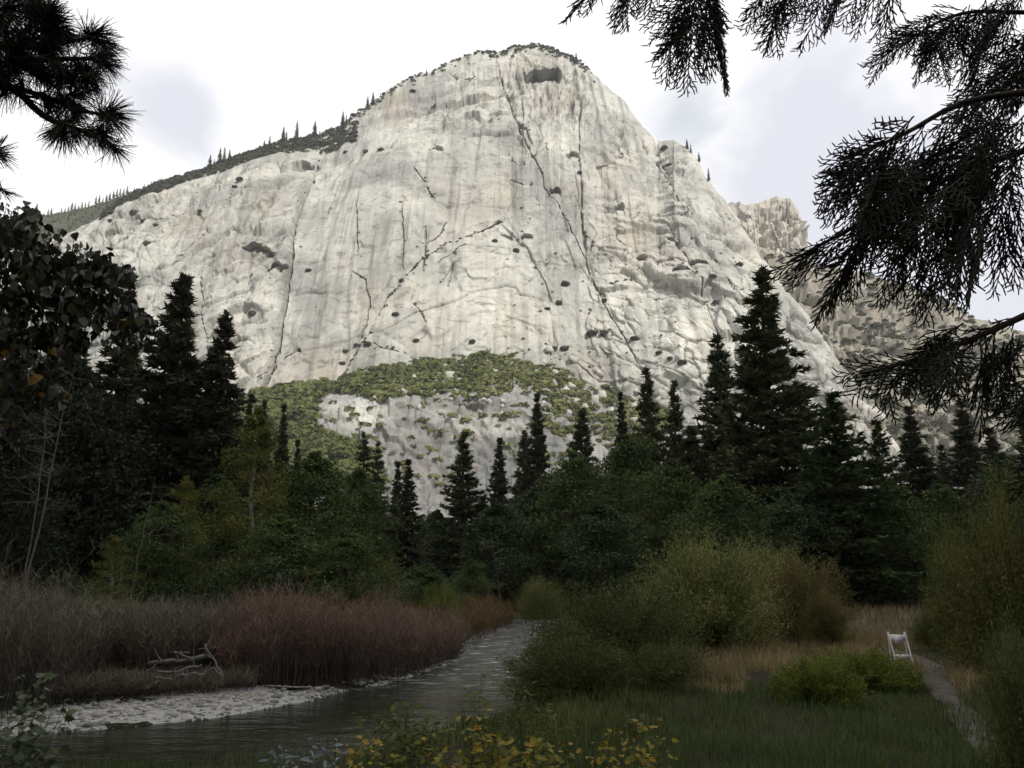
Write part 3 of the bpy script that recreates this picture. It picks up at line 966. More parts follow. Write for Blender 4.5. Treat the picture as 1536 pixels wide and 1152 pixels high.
def build_side(name, label, skyl, basel, dr, db, mat, C, R, seed, amp, tan=None):
    cols = np.linspace(skyl[0][0], skyl[-1][0], C)
    skyl, basel, dr, db = (np.array(q, float) for q in (skyl, basel, dr, db))
    pr = itp(skyl, cols) + 2.4 * fbm(cols / 14, cols * 0, seed, 4, .6); pb = itp(basel, cols)
    t = np.linspace(0, 1, R)[:, None]
    py = pb + (pr - pb) * t
    D = itp(db, cols) + (itp(dr, cols) - itp(db, cols)) * (.6 * t + .4 * t ** 3)
    px = np.broadcast_to(cols, py.shape)
    B = P(px, py, D)
    nrm = surf_normals(B)
    if nrm[R // 2, C // 2, 2] < 0: nrm = -nrm
    d = rock_relief(B[..., 0] * 1.2 + 77, B[..., 2] * 1.3, .9 + 0 * px, seed, 1.0) * amp
    S = B + nrm * (d * (sstep(1, .93, t) * .8 + .2))[..., None]
    back = []
    for k in range(1, 7):
        s = k / 6.0
        q = B[-1].copy(); q[:, 1] += 420 * s; q[:, 2] -= 30 * s + 260 * s * s; q[:, 2] = np.maximum(q[:, 2], -4)
        back.append(q)
    S[..., 2] = np.maximum(S[..., 2], -4)
    A = np.concatenate([S, np.stack(back)], 0)
    ta = np.full(A.shape[:2], tan or 0.0)
    o = MB().add(A.reshape(-1, 3), grid_faces(*A.shape[:2])).build(name, mat, smooth=True, sharp=26, attrs={'tan': ta, 'pale': ta * 0, 'stain_shade': ta * 0})
    tag(o, label, None, kind='structure')
    return dict(cols=cols, S=S, py=py, obj=o)


PEAK = build_side('far_peak', 'warm sunlit granite peak behind the dome shoulder', [(1020, 330), (1080, 304), (1095, 299), (1118, 304), (1142, 300), (1165, 293), (1186, 297), (1199, 316), (1208, 350), (1216, 385), (1235, 440), (1270, 520)],
                  [(1020, 640), (1270, 640)], [(1020, 1900), (1160, 1850), (1270, 1750)], [(1020, 1640), (1270, 1600)], M['granite_far'], 190, 140, 700, 1.8, .3)
HILL = build_side('hillside', 'brushy rock hillside right of the dome', [(1090, 400), (1150, 378), (1200, 388), (1230, 398), (1270, 404), (1310, 412), (1340, 420), (1400, 440), (1432, 456), (1450, 472), (1490, 484), (1540, 500), (1640, 520), (1800, 600), (2100, 720)],
                  [(1090, 760), (2100, 800)], [(1090, 1560), (1300, 1480), (1540, 1300), (2100, 900)], [(1090, 1020), (1300, 900), (1540, 800), (2100, 600)], M['hill_rock'], 260, 160, 640, 1.25, .5)
LRIDGE = build_side('forested_ridge', 'distant wooded ridge at the left', [(-700, 380), (-300, 350), (-60, 336), (0, 330), (40, 326), (80, 322), (130, 312), (180, 294), (240, 276), (300, 262), (360, 250), (420, 240)],
                    [(-700, 640), (420, 640)], [(-700, 1900), (0, 1880), (420, 1780)], [(-700, 1500), (420, 1500)], M['ridge_soil'], 220, 70, 760, .8)


# ------------------------------------------------------------------ far brush
def bush_template(n, seed, flat=.75, up=.15, fs=1.0, tri=False):
    """leaf-clump faces spread through a lumpy half dome of unit radius"""
    r = np.random.default_rng(seed)
    lob = r.normal(size=(6, 3)); lob = lob / np.linalg.norm(lob, axis=1)[:, None]
    lob[:, 2] = np.abs(lob[:, 2]) * .8
    d = r.normal(size=(n, 3)); d = d / np.linalg.norm(d, axis=1)[:, None]
    d[:, 2] = np.where(d[:, 2] < -.25, -d[:, 2], d[:, 2])
    rad = .62 + .38 * np.max(d @ lob.T, axis=1)
    rad = rad * r.uniform(.72, 1.05, n)
    c = d * rad[:, None]; c[:, 2] *= flat; c[:, 2] += up
    a = r.normal(size=(n, 3)) + d * .3; a -= d * (a * d).sum(1)[:, None] * .75
    a = unit(a); b = unit(np.cross(d + r.normal(size=(n, 3)) * .45, a))
    s = r.uniform(.16, .34, n)[:, None] * fs
    if tri:
        v = np.stack([c - a * s * 1.2 - b * s * .5, c + a * s * 1.2 - b * s * .5, c + b * s * 1.3], 1)
        return v.reshape(-1, 3), np.arange(3 * n).reshape(n, 3), np.repeat(r.uniform(0, .35, n), 3)
    v = np.stack([c - a * s, c + b * s * .8, c + a * s, c - b * s * .8], 1)
    tint = np.clip(.25 + .45 * c[:, 2] + r.uniform(-.15, .3, n), 0, 1)
    return v.reshape(-1, 3), np.arange(4 * n).reshape(n, 4), np.repeat(tint * 0 + r.uniform(0, .35, n), 4)


TEMPL = [bush_template(32, 100 + k, fs=1.15, tri=True) for k in range(5)]
TEMPL_TINY = [bush_template(14, 200 + k, fs=1.6, tri=True) for k in range(5)]


def scatter_bushes(mb, pts, sizes, tints, ratio=.85, tpl=None):
    for p, s, ti in zip(pts, sizes, tints):
        v, f, tt = (tpl or TEMPL)[random.randrange(5)]
        a = random.random() * 6.28
        c, sn = math.cos(a), math.sin(a)
        w = np.empty_like(v)
        w[:, 0] = (v[:, 0] * c - v[:, 1] * sn) * s; w[:, 1] = (v[:, 0] * sn + v[:, 1] * c) * s; w[:, 2] = v[:, 2] * s * ratio
        mb.add(w + p, f, np.clip(tt + ti, 0, 1))


def build_far_brush():
    # dense oak brush on the apron between the dome and the low slab
    mb = MB(); pts, sz, ti = [], [], []
    n = 0
    while n < 11500:
        px = random.uniform(300, 1010)
        top = float(itp(BASEL, px)) - 4
        py = random.uniform(top, 720)
        bot = 597 + 12 * float(noise2(px / 50, 3.3, 8))
        dens = 0.0
        if py < bot: dens = 1.0
        left_edge = np.interp(py, [600, 640, 680, 720], [480, 470, 560, 580])
        if px < left_edge: dens = 1.0
        right_edge = np.interp(py, [600, 640, 700], [790, 760, 800])
        if px > right_edge + 30 and py < 650: dens = .6
        if px > 870: dens *= .55
        dens *= .6 + .6 * float(sstep(-.35, .1, fbm(px / 26, py / 13, 71, 3)))
        if py > bot - 12 and px > 600 and px < 800: dens *= .5
        if 700 < px < 900 and py > 575: dens *= .7
        if dens == 0: dens = .03
        n += 1
        if random.random() > dens: continue
        p = on_grid(APRON, px, py)
        pts.append(p); sz.append(random.uniform(2.4, 7.2) * (1.2 if px < 560 else 1.0)); ti.append(.30 + .28 * float(fbm(px / 40, py / 20, 33, 2)) + (.30 if px > 720 and random.random() < .5 else 0) + (.25 if 560 < px < 760 and py > 575 and random.random() < .6 else 0))
    scatter_bushes(mb, pts, sz, ti)
    o = mb.build('chaparral', M['chaparral'])
    tag(o, 'olive green brush covering the apron below the dome face', 'brush', kind='stuff')
    # brush on the right hillside
    mb = MB(); pts, sz, ti = [], [], []
    for k in range(3400):
        px = random.uniform(1130, 1700)
        i = int(np.clip(np.searchsorted(HILL['cols'], px), 0, len(HILL['cols']) - 1))
        py = random.uniform(HILL['py'][-1, i], 740)
        den = .3 + .9 * float(sstep(-.2, .25, fbm(px / 45, py / 30, 15, 3))) + .5 * float(sstep(60, 10, py - HILL['py'][-1, i]))
        if random.random() > den * .8: continue
        pts.append(on_grid(HILL, px, py)); sz.append(random.uniform(3, 8)); ti.append(random.uniform(.05, .45))
    scatter_bushes(mb, pts, sz, ti)
    tag(mb.build('hillside_brush', M['oak_dark']), 'grey green brush scattered over the right hillside', 'brush', kind='stuff')
    # dark brush along the crest of the dome
    mb = MB(); pts, sz, ti = [], [], []
    for k in range(1500):
        px = random.choice([random.uniform(150, 540), random.uniform(180, 530), random.uniform(540, 890)])
        sky = float(itp(SKYL, px))
        if px < 540:
            depth = np.interp(px, [150, 230, 330, 420, 480, 525, 545], [6, 10, 10, 13, 20, 26, 8])
            if px > 440: depth += 6 * float(noise2(px / 18, 1.5, 3))
            py = sky + random.uniform(-3, max(depth, 2))
        else:
            if random.random() < .62 and not (730 < px < 880): continue
            py = sky + abs(random.gauss(0, 5))
        p = on_grid(DOME, px, py)
        pts.append(p); sz.append(random.uniform(3.0, 7.0) if px < 540 else random.uniform(1.8, 4.6)); ti.append(random.uniform(0, .35))
    scatter_bushes(mb, pts, sz, ti, 1.0)
    tag(mb.build('crest_brush', M['oak_dark']), 'dark brush along the crest line of the granite dome', 'brush', kind='stuff')
    # tiny plants in cracks
    mb = MB(); pts, sz, ti = [], [], []
    for k in range(900):
        u = random.random()
        if k < 130:
            c = CRACKS[1 if k < 100 else 0][0]; i = random.randrange(len(c) - 1); t = random.random(); u = 0
            px = c[i][0] + (c[i + 1][0] - c[i][0]) * t + random.gauss(0, 1.2); py = c[i][1] + (c[i + 1][1] - c[i][1]) * t + random.gauss(0, 1.2)
        elif u < .38:
            c = random.choice(CRACKS)[0]; i = random.randrange(len(c) - 1); t = random.random()
            px = c[i][0] + (c[i + 1][0] - c[i][0]) * t + random.gauss(0, 2.5); py = c[i][1] + (c[i + 1][1] - c[i][1]) * t + random.gauss(0, 2.5)
        elif u < .82:
            px = random.uniform(740, 1180); py = random.uniform(300, 640)
        else:
            px = random.uniform(180, 1100); py = random.uniform(180, 560)
        if py < float(itp(SKYL, px)) + 6 or py > float(itp(BASEL, px)): continue
        if u >= .38 and float(fbm(px / 40, py / 30, 88, 2)) < .02: continue
        lip = 2.6 if k < 100 else 0
        pts.append(on_grid(DOME, px + lip, py + lip * .6)); sz.append(random.uniform(1.1, 2.6) if k < 130 else random.uniform(.9, 2.6)); ti.append(random.uniform(0, .5))
    scatter_bushes(mb, pts, sz, ti, 1.1, TEMPL_TINY)
    tag(mb.build('crack_plants', M['oak_dark']), 'tiny dark plants dotting the cracks of the dome face', 'brush', kind='stuff')


build_far_brush()
LEDGE_SHRUBS = [(198, 318, 9, 'large dark shrub clump on the upper left of the dome face'), (212, 327, 6, 'small shrub tucked below the large upper left clump'), (220, 369, 7.5, 'round dark shrub low on the left end of the dome'),
    (162, 330, 5, 'little dark shrub near the left rim of the dome'), (232, 336, 4.5, 'little shrub right of the large upper left clump'), (567, 215, 6, 'dark round shrub on the ledge under the crest notch'),
    (543, 218, 5, 'smaller dark shrub left of the ledge shrub under the crest'), (515, 226, 5, 'dark shrub at the head of the long left crack'), (618, 134, 6, 'dark shrub below the pale crest knob'), (526, 205, 6, 'dark shrub at the right end of the crest brush'),
    (459, 397, 4.5, 'upright dark shrub beside the long left crack'), (549, 516, 5.5, 'round dark shrub low on the central slab'), (593, 473, 5, 'dark shrub midway up the central slab'), (530, 508, 4.5, 'dark shrub in the foot of the diagonal crack'),
    (511, 513, 4, 'small shrub left of the foot of the diagonal crack'), (509, 533, 4.5, 'dark shrub at the lowest end of the diagonal crack'), (600, 413, 4, 'dark shrub in the bend of the diagonal crack'), (373, 465, 6, 'grey shrub patch on the left slabs'),
    (773, 381, 5, 'dark shrub high on the right edge of the central slab'), (740, 373, 4.5, 'small dark shrub near the top of the central slab'), (625, 517, 4, 'dark shrub low in the middle of the central slab'), (711, 524, 4.5, 'dark shrub where the central slab meets the brush'),
    (848, 430, 6, 'dark shrub right of the central slab'), (838, 455, 5, 'dark shrub low on the right ramp'), (820, 468, 4, 'small shrub on the lower right ramp'), (886, 502, 7, 'wide brush tuft crowning the right hand knoll'), (905, 500, 6, 'second brush tuft crowning the right hand knoll'),
    (950, 505, 5.5, 'upright dark shrub right of the brushy knoll'), (990, 533, 4.5, 'dark shrub on the bright lower right slab'), (1025, 550, 5.5, 'dark shrub at the foot of the bright lower right slab'), (1008, 545, 4, 'small shrub left of the foot of the bright slab'),
    (1068, 433, 5, 'dark shrub on the steep right rib'), (1074, 454, 4.5, 'small dark shrub lower on the steep right rib'), (905, 451, 5, 'dark shrub at the end of the right diagonal crack'), (845, 535, 6, 'brush tuft on the left flank of the knoll'), (830, 533, 5, 'small brush tuft left of the knoll'),
    (300, 320, 4, 'dark shrub on the brow left of the long crack'), (360, 272, 6, 'dark shrub in the upper left hollow'), (352, 282, 5, 'dark shrub beneath the upper left hollow'), (870, 255, 4, 'small shrub in the upright groove near the top'), (1105, 405, 5, 'dark shrub close to the right shoulder'),
    (994, 220, 7, 'dark shrub in the notch of the right shoulder'), (1000, 238, 6, 'dark shrub just below the notch of the right shoulder')]


def one_bush_mesh(k, mat, n=260):
    v, f, t = bush_template(n, 900 + k)
    return MB().add(v, f, t).mesh('shrub_foliage', mat)


SHRUB_MESH = [one_bush_mesh(k, M['oak_dark']) for k in range(4)]
for k, (px, py, s, lab) in enumerate(LEDGE_SHRUBS):
    p = on_grid(DOME, px, py)
    o = link('cliff_shrub', SHRUB_MESH[k % 4])
    o.location = p; o.scale = (s, s, s * random.uniform(.75, 1.15)); o.rotation_euler = (0, 0, random.random() * 6)
    tag(o, lab, 'shrub', 'shrubs growing on the dome face')

# boulders lying on the apron
def boulder_mesh(seed):
    r = np.random.default_rng(seed)
    u = np.linspace(0, math.pi, 7)[1:-1]; a = np.linspace(0, 2 * math.pi, 9)[:-1]
    pts = [(0, 0, 1)] + [(math.sin(q) * math.cos(w), math.sin(q) * math.sin(w), math.cos(q)) for q in u for w in a] + [(0, 0, -1)]
    pts = np.array(pts)
    pts = np.sign(pts) * np.abs(pts) ** .75
    pts = pts * (1 + .22 * r.normal(size=(len(pts), 1))) * np.array([1, .8, .7])
    f4, f3 = [], []
    for k in range(8):
        f3.append((0, 1 + k, 1 + (k + 1) % 8)); f3.append((41, 33 + (k + 1) % 8, 33 + k))
        for j in range(4):
            f4.append((1 + j * 8 + k, 9 + j * 8 + k, 9 + j * 8 + (k + 1) % 8, 1 + j * 8 + (k + 1) % 8))
    mb = MB(); mb.add(pts, f4); mb.f.append(np.array(f3))
    z = np.zeros(len(pts))
    return mb.mesh('boulder', M['granite_low'], attrs={'tan': z, 'pale': z + .4, 'stain_shade': z})


BOULD = [boulder_mesh(k) for k in range(4)]
for k in range(70):
    if k == 0: px, py, s = 674, 566, 9
    elif k < 25: px = random.uniform(820, 1000); py = float(itp(BASEL, px)) + random.uniform(-30, 40); s = random.uniform(3, 8)
    else: px = random.uniform(560, 900); py = random.uniform(556, 625); s = random.uniform(2.0, 5.5)
    o = link('boulder', BOULD[k % 4], APRON['obj'])
    o.location = on_grid(APRON if py > float(itp(BASEL, px)) - 4 else DOME, px, py); o.scale = (s, s, s); o.rotation_euler = (random.random(), random.random(), random.random() * 6)
#PART2
# ------------------------------------------------------------------ conifers
def conifer_meshes(seed, H=30.0, R=5.0, whorls=46, per=6, low=.06, shape=.8, tuft=.42, dens=11.0, gap=.0, mat='needles', clumpy=.0, top2=False):
    """one conifer of height H: (trunk mesh, crown mesh)"""
    r = np.random.default_rng(seed)
    tb = MB(); cb = MB()
    zs = np.linspace(0, H * .99, 14)
    wob = np.cumsum(r.normal(0, .04, (14, 2)), 0)
    path = np.stack([wob[:, 0], wob[:, 1], zs], 1)
    add_tube(tb, path, .022 * H * .5 * (1 - zs / H) ** .8 + .03, 8)
    A, B, ra, rb = [], [], [], []
    tp, td, ts = [], [], []
    for w in range(whorls):
        zf = low + (1 - low) * (w + r.uniform(-.3, .3)) / whorls
        zf = min(max(zf, low), .985)
        if r.random() < gap: continue
        n = max(3, int(per * (.6 + .6 * (1 - zf))))
        a0 = r.uniform(0, 6.28)
        prof = ((1 - zf) ** shape) * (.62 + .38 * min(1, (zf - low) / .12)) + .015
        sect = 1 + .10 * math.sin(w * 1.3 + seed) + r.normal(0, .08)
        for k in range(n):
            a = a0 + 6.283 * k / n + r.normal(0, .25)
            L = max(.35, R * prof * sect * (r.uniform(.5, .95) if r.random() < .7 else r.uniform(.95, 1.25)))
            el = math.radians(np.interp(zf, [0, .5, .8, 1], [-16, -2, 18, 48]) + r.normal(0, 7))
            zb = min(.985, max(low, zf + r.uniform(-1.3, 1.3) / whorls))
            c = np.array([np.interp(zb * H, zs, path[:, 0]), np.interp(zb * H, zs, path[:, 1]), zb * H])
            d = np.array([math.cos(a) * math.cos(el), math.sin(a) * math.cos(el), math.sin(el)])
            q = np.linspace(0, 1, 5)[:, None]
            pts = c + d * L * q + np.array([0, 0, 1]) * (.16 * L * (q ** 2) * (1.0 if zf < .6 else .2))
            A.append(pts[:-1]); B.append(pts[1:])
            rr = np.linspace(.016 * L + .012, .006, 5); ra.append(rr[:-1]); rb.append(rr[1:])
            m = max(4, int(L * dens))
            s = r.uniform(.12, 1, m) ** .75
            if clumpy: s = np.clip(s + .3 * clumpy * (np.round(s * 3) / 3 - s), 0, 1)
            side = np.array([-math.sin(a), math.cos(a), 0])
            off = r.normal(0, 1, m) * (.05 + .24 * L * (1 - s) * .8)
            base = c + d * L * s[:, None] + np.array([0, 0, 1]) * (.16 * L * (s[:, None] ** 2) * (1.0 if zf < .6 else .2)) + side * off[:, None] + np.array([0, 0, 1]) * r.normal(0, .10, m)[:, None]
            tp.append(base)
            td.append(d[None] * .7 + side * np.sign(off)[:, None] * .5 + r.normal(0, .35, (m, 3)) + np.array([0, 0, .28]))
            ts.append(np.full(m, r.uniform(-.2, .2)))
    add_segs(tb, np.concatenate(A), np.concatenate(B), np.concatenate(ra), np.concatenate(rb))
    tp = np.concatenate(tp); td = np.concatenate(td); ts = np.concatenate(ts)
    for k in range(3):
        N = len(tp)
        dd = unit(td) + r.normal(0, .55, (N, 3))
        add_leaves(cb, tp + r.normal(0, .05, (N, 3)), dd, tuft * r.uniform(.7, 1.25, N), tuft * .46, np.clip(.45 + ts + r.normal(0, .22, N), 0, 1), tri=True)
    # leader
    t2 = np.array([[0, 0, H * .97]]) + r.normal(0, .08, (50, 3)) * np.array([1, 1, 5])
    add_leaves(cb, t2, r.normal(0, .4, (50, 3)) + np.array([0, 0, 1]), tuft * .8, tuft * .25)
    return tb.mesh('trunk', M['bark_brown']), cb.mesh('crown', M[mat])


CON = {
    'spire': conifer_meshes(1, 30, 4.2, 60, 8, .02, .98, .52, 13, mat='needles_dark'),
    'ragged': conifer_meshes(2, 30, 4.6, 52, 8, .02, .85, .54, 13, .06, 'needles_dark', .8),
    'pine': conifer_meshes(3, 30, 4.6, 50, 8, .05, .88, .54, 12, .06, 'needles', 1.0),
    'broad': conifer_meshes(4, 30, 6.0, 58, 8, .02, .92, .58, 11, .03, 'needles', .5),
    'green': conifer_meshes(5, 30, 7.0, 52, 8, .02, .88, .60, 10, .03, 'needles_green', .4),
    'thin': conifer_meshes(6, 30, 3.4, 40, 6, .08, .75, .48, 13, .10, 'needles', .9),
}
CON_R = {'spire': 4.2, 'ragged': 4.6, 'pine': 4.6, 'broad': 6.0, 'green': 7.0, 'thin': 3.4}


def plant_conifer(kind, px, py, Y, hw, label, group=None, cat='tree', name='conifer_tree'):
    top = P(px, py, Y)
    base = float(gz(top[0], Y)) - .15
    H = top[2] - base
    s = H / 30.0
    sx = 1.6 * hw * Y / F / CON_R[kind]
    t = thing(name, (top[0], Y, base), label, cat, group, random.uniform(0, 6.28), (sx, sx, s))
    link('trunk', CON[kind][0], t)
    link('crown', CON[kind][1], t)
    t.rotation_euler[0] = random.gauss(0, .012); t.rotation_euler[1] = random.gauss(0, .012)
    return t


CONIFERS = [
    ('spire', 206, 415, 104, 62, 'dark conifer just left of the tallest conifer of the left bank'),
    ('ragged', 266, 411, 92, 78, 'tallest dark conifer on the left bank, broad and ragged'),
    ('spire', 285, 417, 97, 50, 'narrow dark conifer close against the tallest left bank conifer'),
    ('ragged', 338, 470, 95, 58, 'slender dark conifer with gaps, right end of the left bank group'),
    ('ragged', 316, 520, 99, 48, 'short dark conifer between the tallest and the gappy left conifer'),
    ('spire', 375, 592, 140, 24, 'small dark spire first right of the left conifer group'),
    ('spire', 399, 602, 150, 22, 'small dark spire second right of the left conifer group'),
    ('spire', 424, 608, 148, 22, 'small dark spire third right of the left conifer group'),
    ('spire', 447, 660, 120, 20, 'lone dark spire above the green broadleaf trees'),
    ('thin', 545, 648, 175, 24, 'thin gappy conifer left of the grey slab'),
    ('thin', 570, 661, 168, 20, 'second thin conifer standing before the left of the grey slab'),
    ('spire', 597, 693, 124, 22, 'left one of the dark twin spires before the grey slab'),
    ('spire', 611, 690, 120, 26, 'right one of the dark twin spires before the grey slab'),
    ('pine', 695, 648, 150, 36, 'dark pointed conifer in the middle before the grey slab'),
    ('spire', 749, 658, 195, 26, 'smaller dark spire right of the middle conifer'),
    ('pine', 783, 645, 178, 28, 'dark conifer left of the tall narrow spire over the slab'),
    ('spire', 809, 591, 165, 30, 'tall narrow spire at the right end of the grey slab'),
    ('broad', 876, 614, 170, 44, 'dim broad conifer right of the tall narrow spire'),
    ('spire', 932, 588, 185, 24, 'narrow dark conifer left of the pair below the brushy knoll'),
    ('pine', 969, 552, 160, 40, 'left and taller conifer of the pair below the brushy knoll'),
    ('pine', 1008, 570, 165, 32, 'right and shorter conifer of the pair below the brushy knoll'),
    ('pine', 1075, 502, 130, 56, 'tall conifer left beside the highest conifer'),
    ('broad', 1145, 407, 108, 92, 'highest conifer of the right bank, before the bright rock'),
    ('green', 1245, 590, 86, 84, 'broad green conifer right of the highest conifer'),
    ('green', 1312, 632, 96, 52, 'smaller green conifer under the cedar twigs'),
    ('spire', 1366, 610, 140, 46, 'dark dense conifer right of the green pair'),
    ('spire', 1412, 668, 175, 30, 'short dim conifer between two dark ones at the right'),
    ('spire', 1446, 600, 138, 46, 'dark conifer standing before the right hillside'),
    ('spire', 1484, 642, 130, 40, 'dim conifer second from the right edge'),
    ('broad', 1530, 612, 118, 50, 'dim conifer cut by the right edge'),
    ('broad', 30, 440, 112, 80, 'dim conifer behind the heart shaped leaves at the left edge'),
    ('broad', 120, 470, 116, 72, 'dim conifer behind the pale bare tree'),
    ('broad', -70, 430, 100, 90, 'dim conifer cut by the left edge'),
    ('broad', 1035, 640, 120, 60, 'dim broad conifer below the tall conifer pair'),
    ('broad', 725, 745, 150, 40, 'low dark conifer below the middle spire'),
]
for c in CONIFERS:
    plant_conifer(*c[:5], c[5], 'conifers standing on the valley floor')

# the wood that closes the view behind
ENV = np.array([(-200, 590), (0, 600), (350, 650), (430, 690), (560, 735), (620, 768), (680, 772), (720, 755), (800, 705), (900, 668), (1000, 650), (1100, 650), (1250, 700), (1350, 700), (1450, 680), (1700, 650)], float)
for k in range(52):
    px = -120 + (k + random.uniform(-.3, .3)) * 1780 / 52
    Y = random.uniform(190, 330)
    py = float(itp(ENV, px)) + abs(random.gauss(0, 22))
    plant_conifer(random.choice(['spire', 'broad', 'pine', 'spire']), px, py, Y, random.uniform(30, 46),
                  'dim conifer in the dense wood behind the riverside trees', 'dense wood behind the riverside trees')

# small conifers along the skyline
def skyline_conifers():
    tops = [(150, 304), (160, 299), (172, 296), (118, 314), (108, 318), (98, 312), (88, 318), (78, 315), (128, 308), (138, 308), (316, 232), (331, 222), (338, 220), (345, 224), (322, 238), (397, 210), (405, 203), (426, 190),
            (430, 196), (446, 181), (473, 181), (515, 167), (520, 172), (552, 144), (560, 138), (640, 104), (690, 84), (838, 72), (860, 82), (864, 79), (1030, 208), (1036, 216), (1048, 228), (56, 305), (50, 312), (1062, 252), (30, 322), (66, 318), (12, 326), (184, 290), (192, 286)]
    def skl(px):
        return ('tiny conifer on the distant left ridge line' if px < 200 else 'tiny conifer on the sloping brushy crest left of the summit' if px < 480 else 'tiny conifer on the steep rim below the summit' if px < 700
                else 'tiny conifer on the summit crest of the dome' if px < 900 else 'tiny conifer on the right shoulder of the dome')
    for px, py in tops:
        sky = float(itp(SKYL, px))
        if px < 200:
            g, G = P(px, py + 26, 1800), LRIDGE
            i = int(np.clip(np.searchsorted(G['cols'], px), 0, len(G['cols']) - 1)); base = G['S'][-2, i]
        else:
            base = on_grid(DOME, px, sky + 3)
        top = P(px, py, base[1])
        H = max(8.0, top[2] - base[2] + 3)
        t = thing('skyline_conifer', (top[0], base[1], top[2] - H), skl(px), 'tree', 'tiny conifers on the skyline', random.random() * 6, (H / 30 * 1.15,) * 2 + (H / 30,))
        link('crown', CON['thin' if random.random() < .4 else 'pine'][1], t)
        link('trunk', CON['pine'][0], t)


skyline_conifers()


def ridge_wood():
    mb = MB()
    for k in range(1100):
        px = random.uniform(-300, 260); G = LRIDGE
        i = int(np.clip(np.searchsorted(G['cols'], px), 0, len(G['cols']) - 1))
        r = G['S'].shape[0] - 1 - int(abs(random.gauss(0, 9)))
        p = G['S'][max(r, 0), i]
        H = random.uniform(11, 24); w = H * random.uniform(.13, .2)
        v, f = [], []
        for q in range(4):
            z0 = H * (.08 + .22 * q); z1 = z0 + H * .34; rr = w * (1 - q * .22)
            n0 = len(v)
            for a in range(5):
                an = a * 1.2566 + q; jit = random.uniform(.7, 1.25)
                v.append((p[0] + math.cos(an) * rr * jit, p[1] + math.sin(an) * rr * jit, p[2] + z0))
            v.append((p[0], p[1], p[2] + min(z1, H)))
            for a in range(5): f.append((n0 + a, n0 + (a + 1) % 5, n0 + 5))
        mb.add(v, f, random.random() * .8)
    tag(mb.build('ridge_wood', M['oak_dark']), 'thin line of dark conifers on the distant left ridge', 'wood', kind='stuff')


ridge_wood()


# ------------------------------------------------------------------ broadleaf trees
def broad_meshes(seed, H=14.0, R=4.0, limbs=22, leaf=.16, per=150, low=.18, mat='leaf_green', barkm='bark_pale', spread=.9, bare=0.0, flat=.6):
    r = np.random.default_rng(seed)
    tb = MB(); cb = MB()
    zs = np.linspace(0, H * .96, 12)
    wob = np.cumsum(r.normal(0, .10, (12, 2)), 0) * .7
    path = np.stack([wob[:, 0], wob[:, 1], zs], 1)
    add_tube(tb, path, .016 * H * (1 - zs / H) ** .9 + .02, 7)
    for k in range(limbs):
        zf = low + (1 - low) * (k + r.uniform(0, 1)) / limbs
        c = np.array([np.interp(zf * H, zs, path[:, 0]), np.interp(zf * H, zs, path[:, 1]), zf * H])
        prof = math.sin(math.pi * min(1, (zf - low * .5) / (1 - low * .5)) ** .75) ** .7
        L = R * max(.18, prof) * r.uniform(.75, 1.1)
        a = k * 2.4 + r.normal(0, .3)
        el = math.radians(np.interp(zf, [0, 1], [12, 55]) + r.normal(0, 8))
        d = np.array([math.cos(a) * math.cos(el), math.sin(a) * math.cos(el), math.sin(el)])
        q = np.linspace(0, 1, 5)[:, None]
        pts = c + d * L * q + np.array([0, 0, -.12 * L]) * q ** 2 + r.normal(0, .03 * L, (5, 3)) * q
        add_tube(tb, pts, np.linspace(.012 * L + .02, .012, 5), 4, cap=False)
        for j in range(5):
            s = r.uniform(.3, 1)
            p0 = c + d * L * s + np.array([0, 0, -.12 * L]) * s ** 2
            e = unit(d + r.normal(0, .8, 3)) * L * .42 * r.uniform(.5, 1)
            add_segs(tb, p0[None], (p0 + e)[None], .014, .006)
            if r.random() < bare: continue
            m = int(per / 5)
            cc = p0 + e * r.uniform(.2, 1.15, (m, 1)) + r.normal(0, 1, (m, 3)) * np.array([spread, spread, spread * flat]) * L * .20
            add_leaves(cb, cc, r.normal(0, 1, (m, 3)) + np.array([0, 0, -.25]), leaf * r.uniform(.7, 1.3, m), leaf * .7, np.clip(.45 + r.uniform(-.22, .22) + r.normal(0, .2, m), 0, 1))
    return tb.mesh('trunk', M[barkm]), cb.mesh('crown', M[mat])


BRO = {
    'green': broad_meshes(21, 14, 4.2, 40, .27, 420, .05),
    'slim': broad_meshes(22, 14, 3.0, 32, .22, 240, .08, 'leaf_yellowgreen'),
    'dim': broad_meshes(23, 14, 4.6, 44, .32, 440, .02, 'leaf_dim', 'bark_brown'),
    'dark': broad_meshes(25, 14, 4.6, 46, .30, 440, .02, 'leaf_dark', 'bark_brown'),
    'layer': broad_meshes(24, 14, 4.4, 40, .29, 430, .02, 'leaf_green', 'bark_brown', 1.1, 0, .34),
}
BRO_R = {'dark': 4.6, 'green': 4.2, 'slim': 3.0, 'dim': 4.6, 'layer': 4.4}


def plant_broad(kind, px, py, Y, hw, label, group='broadleaf trees along the river', name='broadleaf_tree'):
    top = P(px, py, Y)
    base = float(gz(top[0], Y)) - .1
    H = top[2] - base
    sx = hw * Y / F / BRO_R[kind]
    t = thing(name, (top[0], Y, base), label, 'tree', group, random.uniform(0, 6.28), (sx, sx, H / 14.0))
    link('trunk', BRO[kind][0], t)
    link('crown', BRO[kind][1], t)


